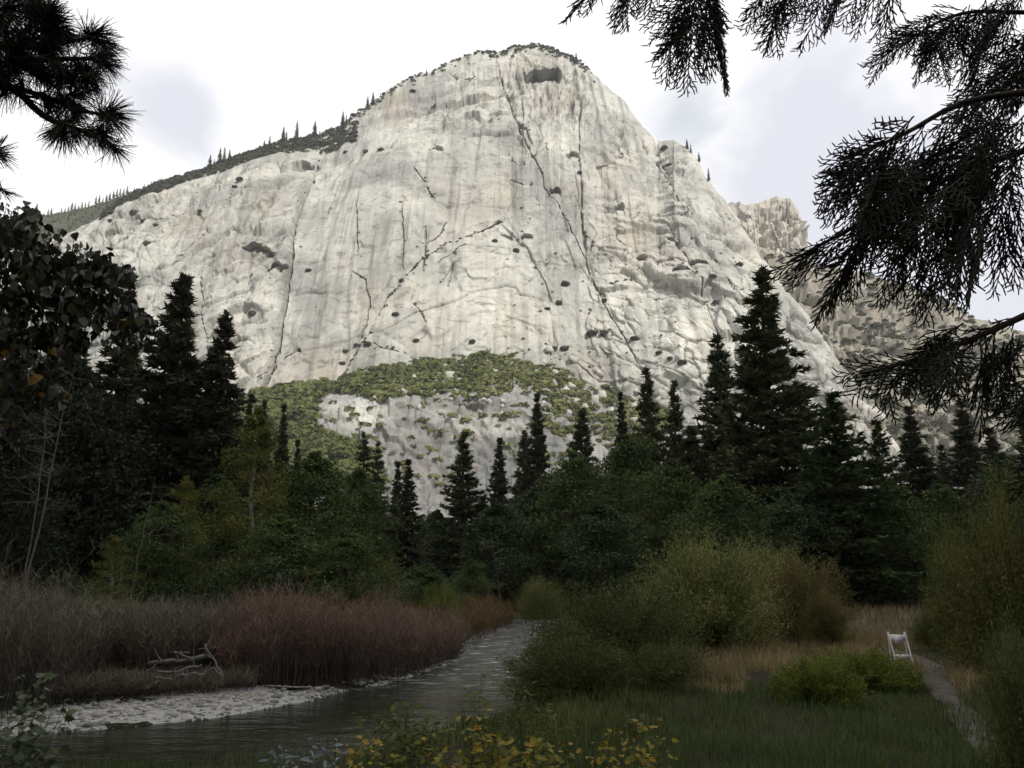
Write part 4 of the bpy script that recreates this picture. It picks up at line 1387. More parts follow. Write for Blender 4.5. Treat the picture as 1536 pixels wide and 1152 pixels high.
for b in [
    ('slim', 388, 622, 72, 62, 'slim yellow tinged cottonwood with a pale stem left of the lone spire'),
    ('slim', 284, 722, 66, 40, 'young pale stemmed tree below the tallest left conifer'),
    ('layer', 470, 690, 84, 78, 'full green tree right of the yellow tinged cottonwood'),
    ('green', 330, 720, 80, 70, 'green tree between the young tree and the cottonwood'),
    ('layer', 540, 712, 96, 60, 'green tree left of the dark twin spires'),
    ('dark', 90, 540, 84, 110, 'big dim tree behind the pale bare tree'),
    ('dark', 180, 620, 88, 90, 'dim tree below the conifers of the left bank'),
    ('dark', 20, 660, 70, 90, 'low dim tree at the left edge above the grey thicket'),
    ('slim', 176, 808, 58, 38, 'small grey green tree at the top edge of the grey thicket'),
    ('layer', 245, 760, 64, 60, 'dim tree behind the young pale stemmed tree'),
    ('layer', 420, 780, 68, 70, 'low layered green tree above the red thicket'),
    ('layer', 520, 800, 70, 60, 'small layered green tree above the middle of the red thicket'),
    ('green', 640, 850, 66, 46, 'small bright green tree at the right end of the red thicket'),
    ('dim', 655, 770, 150, 36, 'pale dim tree in the gap below the grey slab'),
    ('slim', 575, 830, 74, 34, 'little green tree left of the trunk of the twin spires'),
    ('green', 708, 845, 92, 34, 'little green tree beyond the tan thicket'),
    ('dim', 745, 760, 112, 60, 'dark tree in the middle above the river'),
    ('dim', 800, 740, 122, 56, 'dark tree right of the middle above the river'),
    ('layer', 862, 690, 118, 74, 'large dark tree above the green riverside bush'),
    ('green', 940, 660, 122, 76, 'large dim tree between the narrow conifer and the tall pair'),
    ('layer', 1005, 700, 104, 70, 'layered dark tree above the big round willow'),
    ('dim', 900, 760, 88, 66, 'dark spreading tree behind the front willow'),
    ('green', 1090, 720, 92, 76, 'dim tree at the foot of the tall conifer pair'),
    ('dim', 1190, 740, 84, 70, 'dim tree at the foot of the highest conifer'),
    ('layer', 1330, 730, 88, 66, 'dim tree below the smaller green conifer'),
    ('layer', 1410, 735, 96, 66, 'dim tree behind the olive willow'),
    ('dim', 1500, 690, 92, 80, 'dim tree behind the olive willow at the right edge'),
    ('dim', 1260, 790, 98, 60, 'low dark tree at the far edge of the meadow'),
]:
    plant_broad(*b)


# ------------------------------------------------------------------ dead trees
def snag(px, py, Y, label, seed, lean=.0, branches=16, grp=None, spread=.30):
    r = np.random.default_rng(seed)
    top = P(px, py, Y); base = float(gz(top[0], Y)) - .1; H = top[2] - base
    t = thing('dead_tree', (top[0] - lean * H, Y, base), label, 'dead tree', grp)
    tb = MB(); zs = np.linspace(0, H, 10)
    path = np.stack([lean * zs + r.normal(0, .06, 10), r.normal(0, .06, 10), zs], 1)
    add_tube(tb, path, .0038 * H * (1 - zs / H) ** .7 + .010, 7)
    tb.build('trunk', M['bark_dead'], t)
    for k in range(branches):
        bb = MB()
        zf = r.uniform(.45, .97)
        c = np.array([np.interp(zf * H, zs, path[:, 0]), 0, zf * H])
        a = r.uniform(0, 6.28); L = H * spread * (1.05 - zf) * r.uniform(.5, 1.2) + .8
        d = np.array([math.cos(a), math.sin(a) * .6, r.uniform(-.2, .6)])
        q = np.linspace(0, 1, 5)[:, None]
        pts = c + d * L * q + r.normal(0, .06 * L, (5, 3)) * q
        add_tube(bb, pts, np.linspace(.022, .008, 5), 4, cap=False)
        for j in range(6):
            i = r.integers(1, 5); e = unit(d + r.normal(0, .7, 3)) * L * .3
            add_segs(bb, pts[i][None], (pts[i] + e)[None], .014, .006)
        bb.build('branch', M['bark_dead'], t)


snag(112, 545, 66, 'pale bare dead tree leaning among the dim left trees', 5, .10, 22)
snag(72, 600, 67, 'upright pale bare stem left of the leaning dead tree', 6, .0, 12)
snag(232, 715, 60, 'small leaning dead stem under the left conifers', 8, .10, 7)
snag(738, 800, 84, 'broken dead stem with stubs in the middle trees', 9, -.12, 9)


# ------------------------------------------------------------------ willows and bushes
def willow_meshes(seed, H=5.0, R=4.0, stems=150, per=150, leaf=.10, width=.022, mat='willow', up=.5, droop=.0, barkm='branch_dark'):
    """a rounded many-stemmed bush; narrow leaves along arching stems"""
    r = np.random.default_rng(seed)
    tb = MB(); cb = MB()
    for k in range(stems):
        a = r.uniform(0, 6.28); out = math.sqrt(r.uniform(0, 1))
        tip = np.array([math.cos(a) * R * out, math.sin(a) * R * out, 0])
        hz = H * math.sqrt(max(.03, 1 - .82 * out ** 2)) * r.uniform(.70, 1.04) * (1 + .10 * math.sin(3 * a + seed) + .08 * math.sin(7 * a + 2 * seed))
        skirt = k % 5 < 2
        if skirt:
            out = r.uniform(.55, 1.03); tip = np.array([math.cos(a) * R * out, math.sin(a) * R * out, 0])
            hz = H * r.uniform(.06, .50) * (1.25 - .5 * out)
        b0 = np.array([math.cos(a), math.sin(a), 0]) * R * (.55 if skirt else .30) * r.random()
        q = np.linspace(0, 1, 6)[:, None]
        pts = b0 + (tip - b0) * q ** (1.0 + up) + np.array([0, 0, hz]) * (q ** .85) + r.normal(0, .05, (6, 3)) * q
        add_segs(tb, pts[:-1], pts[1:], np.linspace(.022, .006, 6)[:-1], np.linspace(.022, .006, 6)[1:])
        s = r.uniform(.22, 1.04, per)
        i = np.clip((s * 5).astype(int), 0, 4); fr = s * 5 - i
        p = pts[i] + (pts[i + 1] - pts[i]) * fr[:, None]
        p = p + r.normal(0, 1, (per, 3)) * (.05 + .22 * s[:, None] * .9) * np.array([1, 1, .8])
        sd_ = unit(pts[-1] - pts[-2])
        dd = sd_ * .8 + r.normal(0, .6, (per, 3)) + np.array([0, 0, .15 - droop])
        add_leaves(cb, p, dd, leaf * r.uniform(.6, 1.3, per), width * r.uniform(.8, 1.3, per), np.clip(.42 + r.uniform(-.2, .2) + r.normal(0, .2, per), 0, 1))
    return tb.mesh('stems', M[barkm]), cb.mesh('foliage', M[mat])


WIL = {
    'round': willow_meshes(31, 5, 4, 330, 170, .17, .055),
    'brown': willow_meshes(32, 5, 4, 270, 160, .17, .055, 'willow_brown'),
    'dark': willow_meshes(33, 5, 4, 330, 170, .16, .05, 'willow_dark', .4),
    'olive': willow_meshes(34, 5, 4, 340, 190, .15, .042, 'willow_olive', .5, .25),
    'lush': willow_meshes(35, 5, 4, 240, 150, .26, .09, 'green_bush', .5),
}


def plant_willow(kind, px, ptop, Y, hw, label, cat='bush', name='willow_bush', rz=0, depth=1.0, group=None):
    top = P(px, ptop, Y); base = float(gz(top[0], Y)) - .1
    H = max(.5, top[2] - base)
    s = hw * Y / F / 4.0
    t = thing(name, (top[0], Y, base), label, cat, group, rz, (s, s * depth, H / 5.0))
    link('stems', WIL[kind][0], t)
    link('foliage', WIL[kind][1], t)


for wv in [
    ('round', 1055, 800, 38, 135, 'big round olive green willow in the middle of the right bank'),
    ('brown', 1196, 832, 43, 82, 'rounded willow with browning leaves right of the big round one'),
    ('round', 1150, 812, 47, 76, 'green willow top showing between the big round and the browning one'),
    ('dark', 925, 868, 27, 140, 'dark willow overhanging the river in front of the big round one'),
    ('dark', 860, 945, 24, 105, 'low dark willow reaching over the water'),
    ('dark', 985, 960, 25, 90, 'low dark bush at the right foot of the front willow'),
    ('brown', 1235, 880, 40, 46, 'low brownish bush at the right skirt of the browning willow'),
    ('olive', 1512, 718, 27, 140, 'tall olive willow filling the right edge'),
    ('olive', 1425, 790, 36, 60, 'lower olive willow left beside the tall one'),
    ('dark', 1530, 930, 14, 88, 'dark bush under the tall olive willow beside the path'),
    ('lush', 1288, 974, 25, 82, 'bright green bush in front of the white sign'),
    ('lush', 1225, 985, 22, 70, 'low green bush left of the one before the sign'),
    ('round', 812, 865, 100, 44, 'rounded grey green bush on the far bend of the river'),
    ('round', 770, 880, 118, 30, 'small bush left behind the far bend of the river'),
    ('lush', 660, 880, 60, 38, 'green bush standing out of the right end of the red thicket'),
    ('dark', 1400, 912, 38, 40, 'small dark bush behind the white sign'),
]:
    plant_willow(*wv, rz=random.random() * 6, depth=.8)


def understory():
    mb = MB()
    big = [bush_template(520, 300 + k, .9, .3, .22) for k in range(4)]
    for k in range(200):
        px = random.uniform(-80, 1620)
        near = 60 if px < 600 else 92 if px < 1230 else 100
        Y = random.uniform(near, near + 70)
        x = P(px, 870, Y)[0]
        if -6 < x < 16 and Y < 185 and float(poly_dist(np.array([x]), np.array([Y]), RIVER)[0]) < 6: continue
        if bool(inside(np.array([x]), np.array([Y]), RIVER)[0]): continue
        if 1240 < px < 1420 and Y < 150: continue
        v, f, t = big[k % 4]
        sz = random.uniform(1.3, 3.0); a = random.random() * 6.28
        w = np.stack([v[:, 0] * math.cos(a) - v[:, 1] * math.sin(a), v[:, 0] * math.sin(a) + v[:, 1] * math.cos(a), v[:, 2] * random.uniform(.8, 1.5)], 1) * sz
        mb.add(w + np.array([x, Y, float(gz(x, Y))]), f, np.clip(t + random.uniform(0, .5), 0, 1))
    tag(mb.build('understory', M['leaf_dim']), 'dim undergrowth beneath the trees of the valley floor', 'undergrowth', kind='stuff')


understory()


# ------------------------------------------------------------------ leafless willow thickets on the far bank
def thicket(name, label, pts, n, mat, hmin, hmax, seed, lean=.2):
    """pts: list of (px, py_base, depth range, top py)"""
    r = np.random.default_rng(seed)
    mb = MB(); pts = np.array(pts, float)
    px = r.uniform(pts[0, 0], pts[-1, 0], n)
    Y0 = np.interp(px, pts[:, 0], pts[:, 1]); dep = np.interp(px, pts[:, 0], pts[:, 2]); tp = np.interp(px, pts[:, 0], pts[:, 3])
    u = r.uniform(0, 1, n) ** 1.2
    Y = Y0 + dep * u
    a, b = ray(px, tp)
    x = a * Y
    z0 = gz(x, Y)
    topz = CAM[2] + b * Y
    Hh = np.clip((topz - z0) * r.uniform(.62, 1.08, n) * (.86 + .16 * noise2(x / .9, Y / .9, seed) + .20 * noise2(x / 2.6, Y / 2.6, seed + 2)), hmin, hmax)
    base = np.stack([x, Y, z0 - .05], 1)
    gx, gy = np.floor(x / 1.7), np.floor(Y / 1.7)
    hx = _hash(gx, gy, gx * 0, seed)
    ox = (x - (gx + .25 + .5 * (hx & 255) / 255.0) * 1.7) / .85; oy = (Y - (gy + .25 + .5 * ((hx >> 8) & 255) / 255.0) * 1.7) / .85
    Hh = Hh * (1.12 - .22 * np.minimum(ox ** 2 + oy ** 2, 1.6)) * (.82 + .36 * ((hx >> 16) & 255) / 255.0)
    lx = r.normal(0, lean, n) + .16 * ox; ly = r.normal(0, lean, n) + .16 * oy
    prev = base
    for k in range(3):
        q1 = (k + 1) / 3.0
        nxt = base + np.stack([lx * Hh * q1 ** 1.6, ly * Hh * q1 ** 1.6, Hh * q1], 1) + r.normal(0, .03, (n, 3))
        add_ribbons(mb, prev, nxt, .012 - .003 * k, .009 - .003 * k, np.clip(.12 + .25 * k + r.normal(0, .08, n) + .2 * noise2(x / 2, Y / 2, seed + 5), 0, 1))
        if k:
            for j in range(6 if k == 2 else 4):
                f = r.uniform(.0, 1, (n, 1))
                p0 = prev + (nxt - prev) * f
                e = np.stack([r.normal(0, .24, n), r.normal(0, .24, n), np.abs(r.normal(.34, .14, n))], 1)
                add_ribbons(mb, p0, p0 + e, .009, .004, np.clip(.35 + .24 * k + r.normal(0, .1, n), 0, 1))
        prev = nxt
    return tag(mb.build(name, mat), label, 'thicket', kind='stuff')


thicket('willow_thicket', 'greyish bare willow thicket behind the driftwood and gravel bar',
        [(-60, 29.5, 12, 868), (40, 30.5, 12, 876), (100, 32, 11, 893), (150, 34.5, 9, 908), (175, 36, 8, 912), (230, 36, 8, 912), (300, 37.5, 7, 908), (360, 39, 6, 902), (390, 39, 6, 900)], 5600, M['twig_grey'], .5, 5.0, 71)
thicket('red_willow_thicket', 'reddish bare willow thicket on the far bank of the river',
        [(335, 37.0, 7, 905), (400, 37.2, 8, 890), (470, 39, 9, 893), (540, 40.5, 10, 896), (600, 43.5, 10, 900), (650, 48, 10, 912), (690, 54, 8, 925)], 5600, M['twig_red'], .4, 5.0, 72)
thicket('low_thicket', 'dark low twigs behind the gravel bar', [(-40, 30.5, 5, 1000), (140, 33.0, 3.5, 1008), (250, 34.6, 3, 1012), (380, 36.6, 2, 1008)], 1500, M['twig_grey'], .2, 1.0, 74, .5)
thicket('tan_willow_thicket', 'tan thicket where the river bends away',
        [(640, 56, 14, 905), (690, 62, 14, 898), (730, 70, 16, 888), (752, 80, 16, 893), (768, 90, 12, 912)], 1500, M['twig_tan'], .4, 5.5, 73)


# ------------------------------------------------------------------ gravel bar and stones
def ground_hit(px, py, z=0.0):
    a, b = ray(px, py)
    Y = (z - CAM[2]) / b
    return np.array([a * Y, Y])


def stone_template(seed):
    r = np.random.default_rng(seed)
    t = (1 + 5 ** .5) / 2
    v = np.array([(-1, t, 0), (1, t, 0), (-1, -t, 0), (1, -t, 0), (0, -1, t), (0, 1, t), (0, -1, -t), (0, 1, -t), (t, 0, -1), (t, 0, 1), (-t, 0, -1), (-t, 0, 1)], float)
    v = unit(v) * (1 + .12 * r.normal(size=(12, 1))) * np.array([1, .75, .5])
    f = np.array([(0, 11, 5), (0, 5, 1), (0, 1, 7), (0, 7, 10), (0, 10, 11), (1, 5, 9), (5, 11, 4), (11, 10, 2), (10, 7, 6), (7, 1, 8), (3, 9, 4), (3, 4, 2), (3, 2, 6), (3, 6, 8), (3, 8, 9), (4, 9, 5), (2, 4, 11), (6, 2, 10), (8, 6, 7), (9, 8, 1)])
    return v, f


STONES = [stone_template(k) for k in range(6)]


def gravel_bar():
    front = np.array([(-26, 25.6), (-16.6, 28.3), (-13.6, 29.9), (-10.6, 32.1), (-8.3, 36.1), (-7.2, 39)], float)
    back_px = [(-250, 1072), (0, 1056), (90, 1047), (230, 1037), (370, 1027), (440, 1031)]
    back = np.array([ground_hit(px, py, .45) for px, py in back_px])
    T = np.linspace(0, 1, 60)
    fr = np.stack([np.interp(T, np.linspace(0, 1, len(front)), front[:, k]) for k in (0, 1)], 1)
    bk = np.stack([np.interp(T, np.linspace(0, 1, len(back)), back[:, k]) for k in (0, 1)], 1)
    S = np.linspace(-.06, 1, 16)
    XY = fr[None] + (bk - fr)[None] * S[:, None, None]
    Z = gz(XY[..., 0], XY[..., 1]) * 0 + np.interp(S, [-.06, 0, .3, 1], [-.06, .06, .24, .45])[:, None] + .03 * fbm(XY[..., 0], XY[..., 1], 4, 3)
    mb = MB().add(np.stack([XY[..., 0], XY[..., 1], Z], -1), grid_faces(16, 60))
    m = simple('gravel_sand', (.36, .35, .325), .9, (.24, .235, .22), 4.0, .03)
    o = mb.build('gravel_bar', m, smooth=True)
    tag(o, 'pale gravel bar on the far side of the water', None, kind='structure')
    sm = MB()
    for k in range(4600):
        t = random.random(); s = -.07 + 1.07 * random.random() ** .8
        i = min(58, int(t * 59)); fq = t * 59 - i
        a = fr[i] + (fr[i + 1] - fr[i]) * fq; b = bk[i] + (bk[i + 1] - bk[i]) * fq
        p = a + (b - a) * s
        z = np.interp(s, [-.07, 0, .3, 1], [-.03, .04, .23, .45])
        sz = .028 + .05 * random.random() ** 2.2 * (2.2 if s < .55 else 1.0) * (2.2 if random.random() < .07 else 1)
        v, f = STONES[random.randrange(6)]
        an = random.random() * 6.28; c, sn = math.cos(an), math.sin(an)
        w = np.stack([v[:, 0] * c - v[:, 1] * sn, v[:, 0] * sn + v[:, 1] * c, v[:, 2]], 1) * sz
        sm.add(w + np.array([p[0], p[1], z + sz * .1]), f, min(1, max(0, random.gauss(.46 if s > .08 else .15, .22))))
    for k in range(900):   # shingle along the far riffle and under the thicket
        t = random.random(); i = random.choice([3, 3, 4, 5, 6])
        p = LEFT_BANK[i] + (LEFT_BANK[i + 1] - LEFT_BANK[i]) * t + np.array([random.uniform(-1.0, .9), 0])
        if i == 3: p[0] += random.uniform(0, 1.2)
        sz = random.uniform(.05, .16)
        v, f = STONES[random.randrange(6)]
        sm.add(v * sz + np.array([p[0], p[1], max(float(gz(p[0], p[1])), -.02) + sz * .1]), f, min(1, max(0, random.gauss(.5, .25))))
    tag(sm.build('gravel', M['stone']), 'rounded pale river stones strewn over the gravel bar', 'gravel', kind='stuff')


gravel_bar()


# ------------------------------------------------------------------ driftwood
def log(pts_px, Y, r0, r1, label, stubs=0, seed=0):
    r = np.random.default_rng(seed)
    pts = np.array([P(px, py, Y + dy) for px, py, dy in pts_px])
    base = pts[0].copy(); base[2] = float(gz(base[0], base[1]))
    t = thing('driftwood_log', base, label, 'driftwood', 'driftwood stranded above the gravel bar')
    q = np.linspace(0, 1, 9); k = np.linspace(0, 1, len(pts))
    path = np.stack([np.interp(q, k, pts[:, i]) for i in range(3)], 1) - base + r.normal(0, .025, (9, 3))
    mb = MB(); add_tube(mb, path, np.linspace(r0, r1, 9) * (1 + .15 * r.normal(size=9)), 8)
    mb.build('stem', M['wet_wood'], t, smooth=True)
    for j in range(stubs):
        i = r.integers(1, 8)
        d = unit(r.normal(0, 1, 3) + np.array([0, -.4, .5])); L = r.uniform(.25, .8)
        b = MB(); add_tube(b, np.stack([path[i], path[i] + d * L * .5 + r.normal(0, .04, 3), path[i] + d * L]), [r1 * .6, r1 * .45, r1 * .2], 5)
        b.build('branch_stub', M['wet_wood'], t)


log([(222, 996, .3), (250, 993, .2), (285, 990, .1), (318, 983, 0)], 35.6, 0.099, 0.078, 'long pale driftwood log lying highest of the pile', 5, 1)
log([(160, 1020, .4), (195, 1013, .3), (222, 1008, .2), (234, 999, .2)], 35.2, 0.062, 0.036, 'dark driftwood limb trailing left from the pile', 2, 2)
log([(235, 1008, 0), (262, 1008, 0), (285, 1000, 0), (302, 1000, 0)], 34.8, 0.062, 0.042, 'middle driftwood limb below the long pale log', 3, 3)
log([(262, 979, .3), (284, 979, .3)], 35.8, 0.043, 0.030, 'short pale driftwood stick above the long log', 1, 4)
log([(234, 1017, 0), (258, 1018, 0)], 34.4, 0.056, 0.036, 'low pale driftwood piece at the bottom left of the pile', 1, 5)
log([(262, 1015, 0), (285, 1011, 0), (310, 1012, 0)], 34.4, 0.050, 0.030, 'low driftwood limb at the bottom right of the pile', 4, 6)
log([(310, 1006, 0), (320, 1003, 0), (332, 1014, 0)], 34.6, 0.037, 0.030, 'bent driftwood stick right of the pile', 1, 9)
log([(308, 966, .1), (312, 978, 0), (318, 985, 0), (328, 998, -.2), (335, 1014, -.3)], 35.3, 0.056, 0.030, 'upright forked driftwood root at the right end of the pile', 6, 7)
log([(282, 1023, 0), (279, 1003, 0), (284, 998, 0)], 34.2, 0.025, 0.018, 'thin upright driftwood twig in front of the pile', 2, 8)


# ------------------------------------------------------------------ path and white sign
PATH_LINE = np.array([(7.6, 13.8), (8.6, 16.0), (10.1, 20.0), (11.5, 24.0), (12.9, 27.5), (14.7, 31.0), (15.6, 36), (13.4, 46), (12, 60)], float)


def build_path():
    line = PATH_LINE
    q = np.linspace(0, 1, 90); k = np.linspace(0, 1, len(line))
    c = np.stack([np.interp(q, k, line[:, i]) for i in (0, 1)], 1)
    c = np.stack([np.convolve(np.pad(c[:, i], 4, mode='edge'), np.ones(9) / 9, 'valid') for i in (0, 1)], 1)
    t = unit(np.gradient(c, axis=0)); nrm = np.stack([t[:, 1], -t[:, 0]], 1)
    ws = np.linspace(-1, 1, 9)
    half = .40 + .13 * noise2(q * 14, q * 0, 3)
    XY = c[:, None] + nrm[:, None] * (ws[None] * half[:, None])[..., None]
    Z = gz(XY[..., 0], XY[..., 1]) + .035 - .05 * np.abs(ws[None]) ** 4
    tag(MB().add(np.stack([XY[..., 0], XY[..., 1], Z], -1), grid_faces(90, 9)).build('path', M['path'], smooth=True), 'narrow trodden soil path', None, kind='structure')


build_path()


def build_sign():
    Y = 30.5
    c = P(1349, 965, Y)
    z0 = float(gz(c[0], Y))
    top = P(1349, 948, Y)[2]
    H = top - z0
    t = thing('barricade_sign', (c[0] - .05, Y, z0), 'small white folding barricade sign with a notice beside the path', 'sign', None, math.radians(-8))
    wd = .27; lean = .16
    def leg(sx, sy):
        mb = MB()
        add_tube(mb, [(sx * wd + .10, sy * .34, -.02), (sx * wd - .02 * H, sy * .03, H)], .022, 6)
        mb.build('leg', M['white'], t)
    for sx in (-1, 1):
        for sy in (-1, 1): leg(sx, sy)
    mb = MB(); add_box(mb, (0, -.085, H * .84), (wd + .01, .012, .10)); b1 = mb.build('board', M['white'], t)
    mb = MB(); add_box(mb, (.0, -.103, H * .80), (.13, .004, .14)); mb.build('notice', M['paper'], t)
    mb = MB(); add_box(mb, (.05, -.235, H * .33), (wd + .01, .012, .07)); mb.build('board', M['white'], t)
    mb = MB(); add_box(mb, (.0, .085, H * .84), (wd + .01, .012, .10)); mb.build('board', M['white'], t)


build_sign()


# ------------------------------------------------------------------ grasses
def grass(name, label, n, region, hgt, width, mat, seed, dens_pow=1.0, skip=None):
    r = np.random.default_rng(seed)
    (y0, y1), (u0, u1) = region                 # distance and lateral spread in fractions of distance
    Y = y0 * (y1 / y0) ** r.uniform(0, 1, n) if dens_pow == 1 else r.uniform(y0, y1, n)
    x = r.uniform(u0, u1, n) * np.maximum(Y, 3)
    keep = ~inside(x, Y, RIVER) & (poly_dist(x, Y, RIVER) > .4)
    if skip is not None: keep &= skip(x, Y)
    x, Y = x[keep], Y[keep]
    n = len(x)
    cl = .6 + .5 * noise2(x / 1.3, Y / 1.3, seed + 3) + .3 * noise2(x / .4, Y / .4, seed + 4)
    h = hgt * np.clip(cl, .25, 1.4) * r.uniform(.6, 1.25, n)
    w = width * r.uniform(.7, 1.3, n) * np.clip(Y / 9.0, .8, 2.4)
    base = np.stack([x, Y, gz(x, Y) - .02], 1)
    a = r.uniform(0, 6.28, n); bend = np.abs(r.normal(.35, .28, n)) * h
    side = np.stack([np.cos(a + 1.57), np.sin(a + 1.57), 0 * a], 1) * w[:, None] * .5
    mid = base + np.stack([np.cos(a) * bend * .3, np.sin(a) * bend * .3, h * .6], 1)
    tip = base + np.stack([np.cos(a) * bend, np.sin(a) * bend, h], 1)
    v = np.stack([base - side, base + side, mid + side * .75, mid - side * .75, tip], 1).reshape(-1, 3)
    b = np.arange(n)[:, None] * 5
    tint = np.repeat(np.clip(.45 + r.normal(0, .18, n) + .3 * noise2(x / 2, Y / 2, seed + 9), 0, 1), 5)
    mb = MB(); mb.add(v, b + np.array([[0, 1, 2, 3]]), tint)
    mb.f.append(b + np.array([[3, 2, 4]]))
    tag(mb.build(name, mat), label, 'grass', kind='stuff')


def off_path(x, y):
    return (y < 21.5 + 2 * noise2(x, y, 5)) | (poly_dist(x, y, PATH_LINE) > .32 + .25 * noise2(x / .7, y / .7, 21))


grass('meadow_grass', 'dark green grass on the near bank at the lower right', 88000, ((3.2, 26), (-.05, .78)), .40, .0075, M['grass'], 81, 1, off_path)
grass('near_bank_grass', 'dark grass and weeds at the lower left edge of the bank', 18000, ((4.0, 17), (-.75, -.1)), .4, .007, M['grass'], 82, 1)
grass('bank_weeds', 'dark weeds along the right bank of the river', 12000, ((16, 60), (-.14, .16)), .5, .009, M['willow_dark'], 85, 1)
grass('dry_grass', 'tan dry grass between the willows and the green meadow', 42000, ((19, 46), (.06, .55)), .62, .006, M['dry_grass'], 83, 0, lambda x, y: off_path(x, y) & (noise2(x / 3, y / 3, 12) > -.25) & (y > 25 + 5 * noise2(x / 2.2, y / 4.0, 19)))
grass('far_dry_grass', 'reddish tan meadow grass behind the white sign', 16000, ((40, 150), (.18, .6)), .85, .008, M['dry_grass'], 84, 0)


# ------------------------------------------------------------------ near branches: cedar, pine and heart leaves hang into the view
def px_path(pts, n=14):
    """smooth 3D path through (px, py, depth) points"""
    p = np.array([P(a, b, c) for a, b, c in pts])
    k = np.linspace(0, 1, len(p)); q = np.linspace(0, 1, n)
    out = np.stack([np.interp(q, k, p[:, i]) for i in range(3)], 1)
    for _ in range(2):
        out[1:-1] = (out[:-2] + 2 * out[1:-1] + out[2:]) / 4
    return out


def spray(mb, p0, p1, r, wide=.40, w=.0017, droop=.05):
    """a flat cedar spray: axis p0->p1, alternate side twigs, each again feathered with short scale-leaf twigs"""
    p0 = np.asarray(p0); p1 = np.asarray(p1)
    ax = p1 - p0; L = np.linalg.norm(ax); d = ax / L
    # the spray's flat side is turned roughly to the eye, tilted at random
    view = unit((p0 + p1) / 2 - CAM)
    nrm = unit(-view + r.normal(0, .45, 3))
    sd_ = unit(np.cross(nrm, d))
    n = max(8, int(L / .0085))
    q = np.linspace(0, 1, n)
    bow = r.normal(0, .06) * L
    axis = p0 + ax * q[:, None] + sd_ * (bow * np.sin(q * math.pi))[:, None] + np.array([0, 0, -droop * L]) * (q ** 2)[:, None]
    add_segs(mb, axis[:-1], axis[1:], w * 1.15 * (1 - .5 * q[:-1]), w * 1.15 * (1 - .5 * q[1:]), .3)
    A, B = [], []
    for i in range(1, n):
        s = 1 if i % 2 else -1
        t = q[i]
        ll = L * wide * (1 - t) ** .75 * (.35 + .65 * min(1, t / .18)) * r.uniform(.7, 1.15) + .012
        ang = math.radians(28 + 7 * r.normal())
        e = unit(d * math.cos(ang) + sd_ * s * math.sin(ang) + nrm * r.normal(0, .08))
        m = max(3, int(ll / .0095))
        u = np.linspace(0, 1, m)[:, None]
        tw = axis[i] + e * ll * u + d * (ll * .14) * u ** 2 + np.array([0, 0, -.05 * ll]) * u ** 2
        A.append(tw[:-1]); B.append(tw[1:])
        for j in range(1, m):
            s2 = 1 if j % 2 else -1
            l2 = (.010 + .30 * ll * (1 - j / m)) * r.uniform(.7, 1.2)
            f = unit(e * .86 + np.cross(nrm, e) * s2 * .52 + r.normal(0, .05, 3))
            A.append(tw[j][None]); B.append((tw[j] + f * l2)[None])
            if l2 > .028:
                for s3, at in ((1, .45), (-1, .7)):
                    g = unit(f * .88 + np.cross(nrm, f) * s3 * .45)
                    A.append((tw[j] + f * l2 * at)[None]); B.append((tw[j] + f * l2 * at + g * l2 * .42)[None])
    A = np.concatenate(A); B = np.concatenate(B)
    add_segs(mb, A, B, w, w * .62, np.clip(r.normal(.5, .2, len(A)), 0, 1))


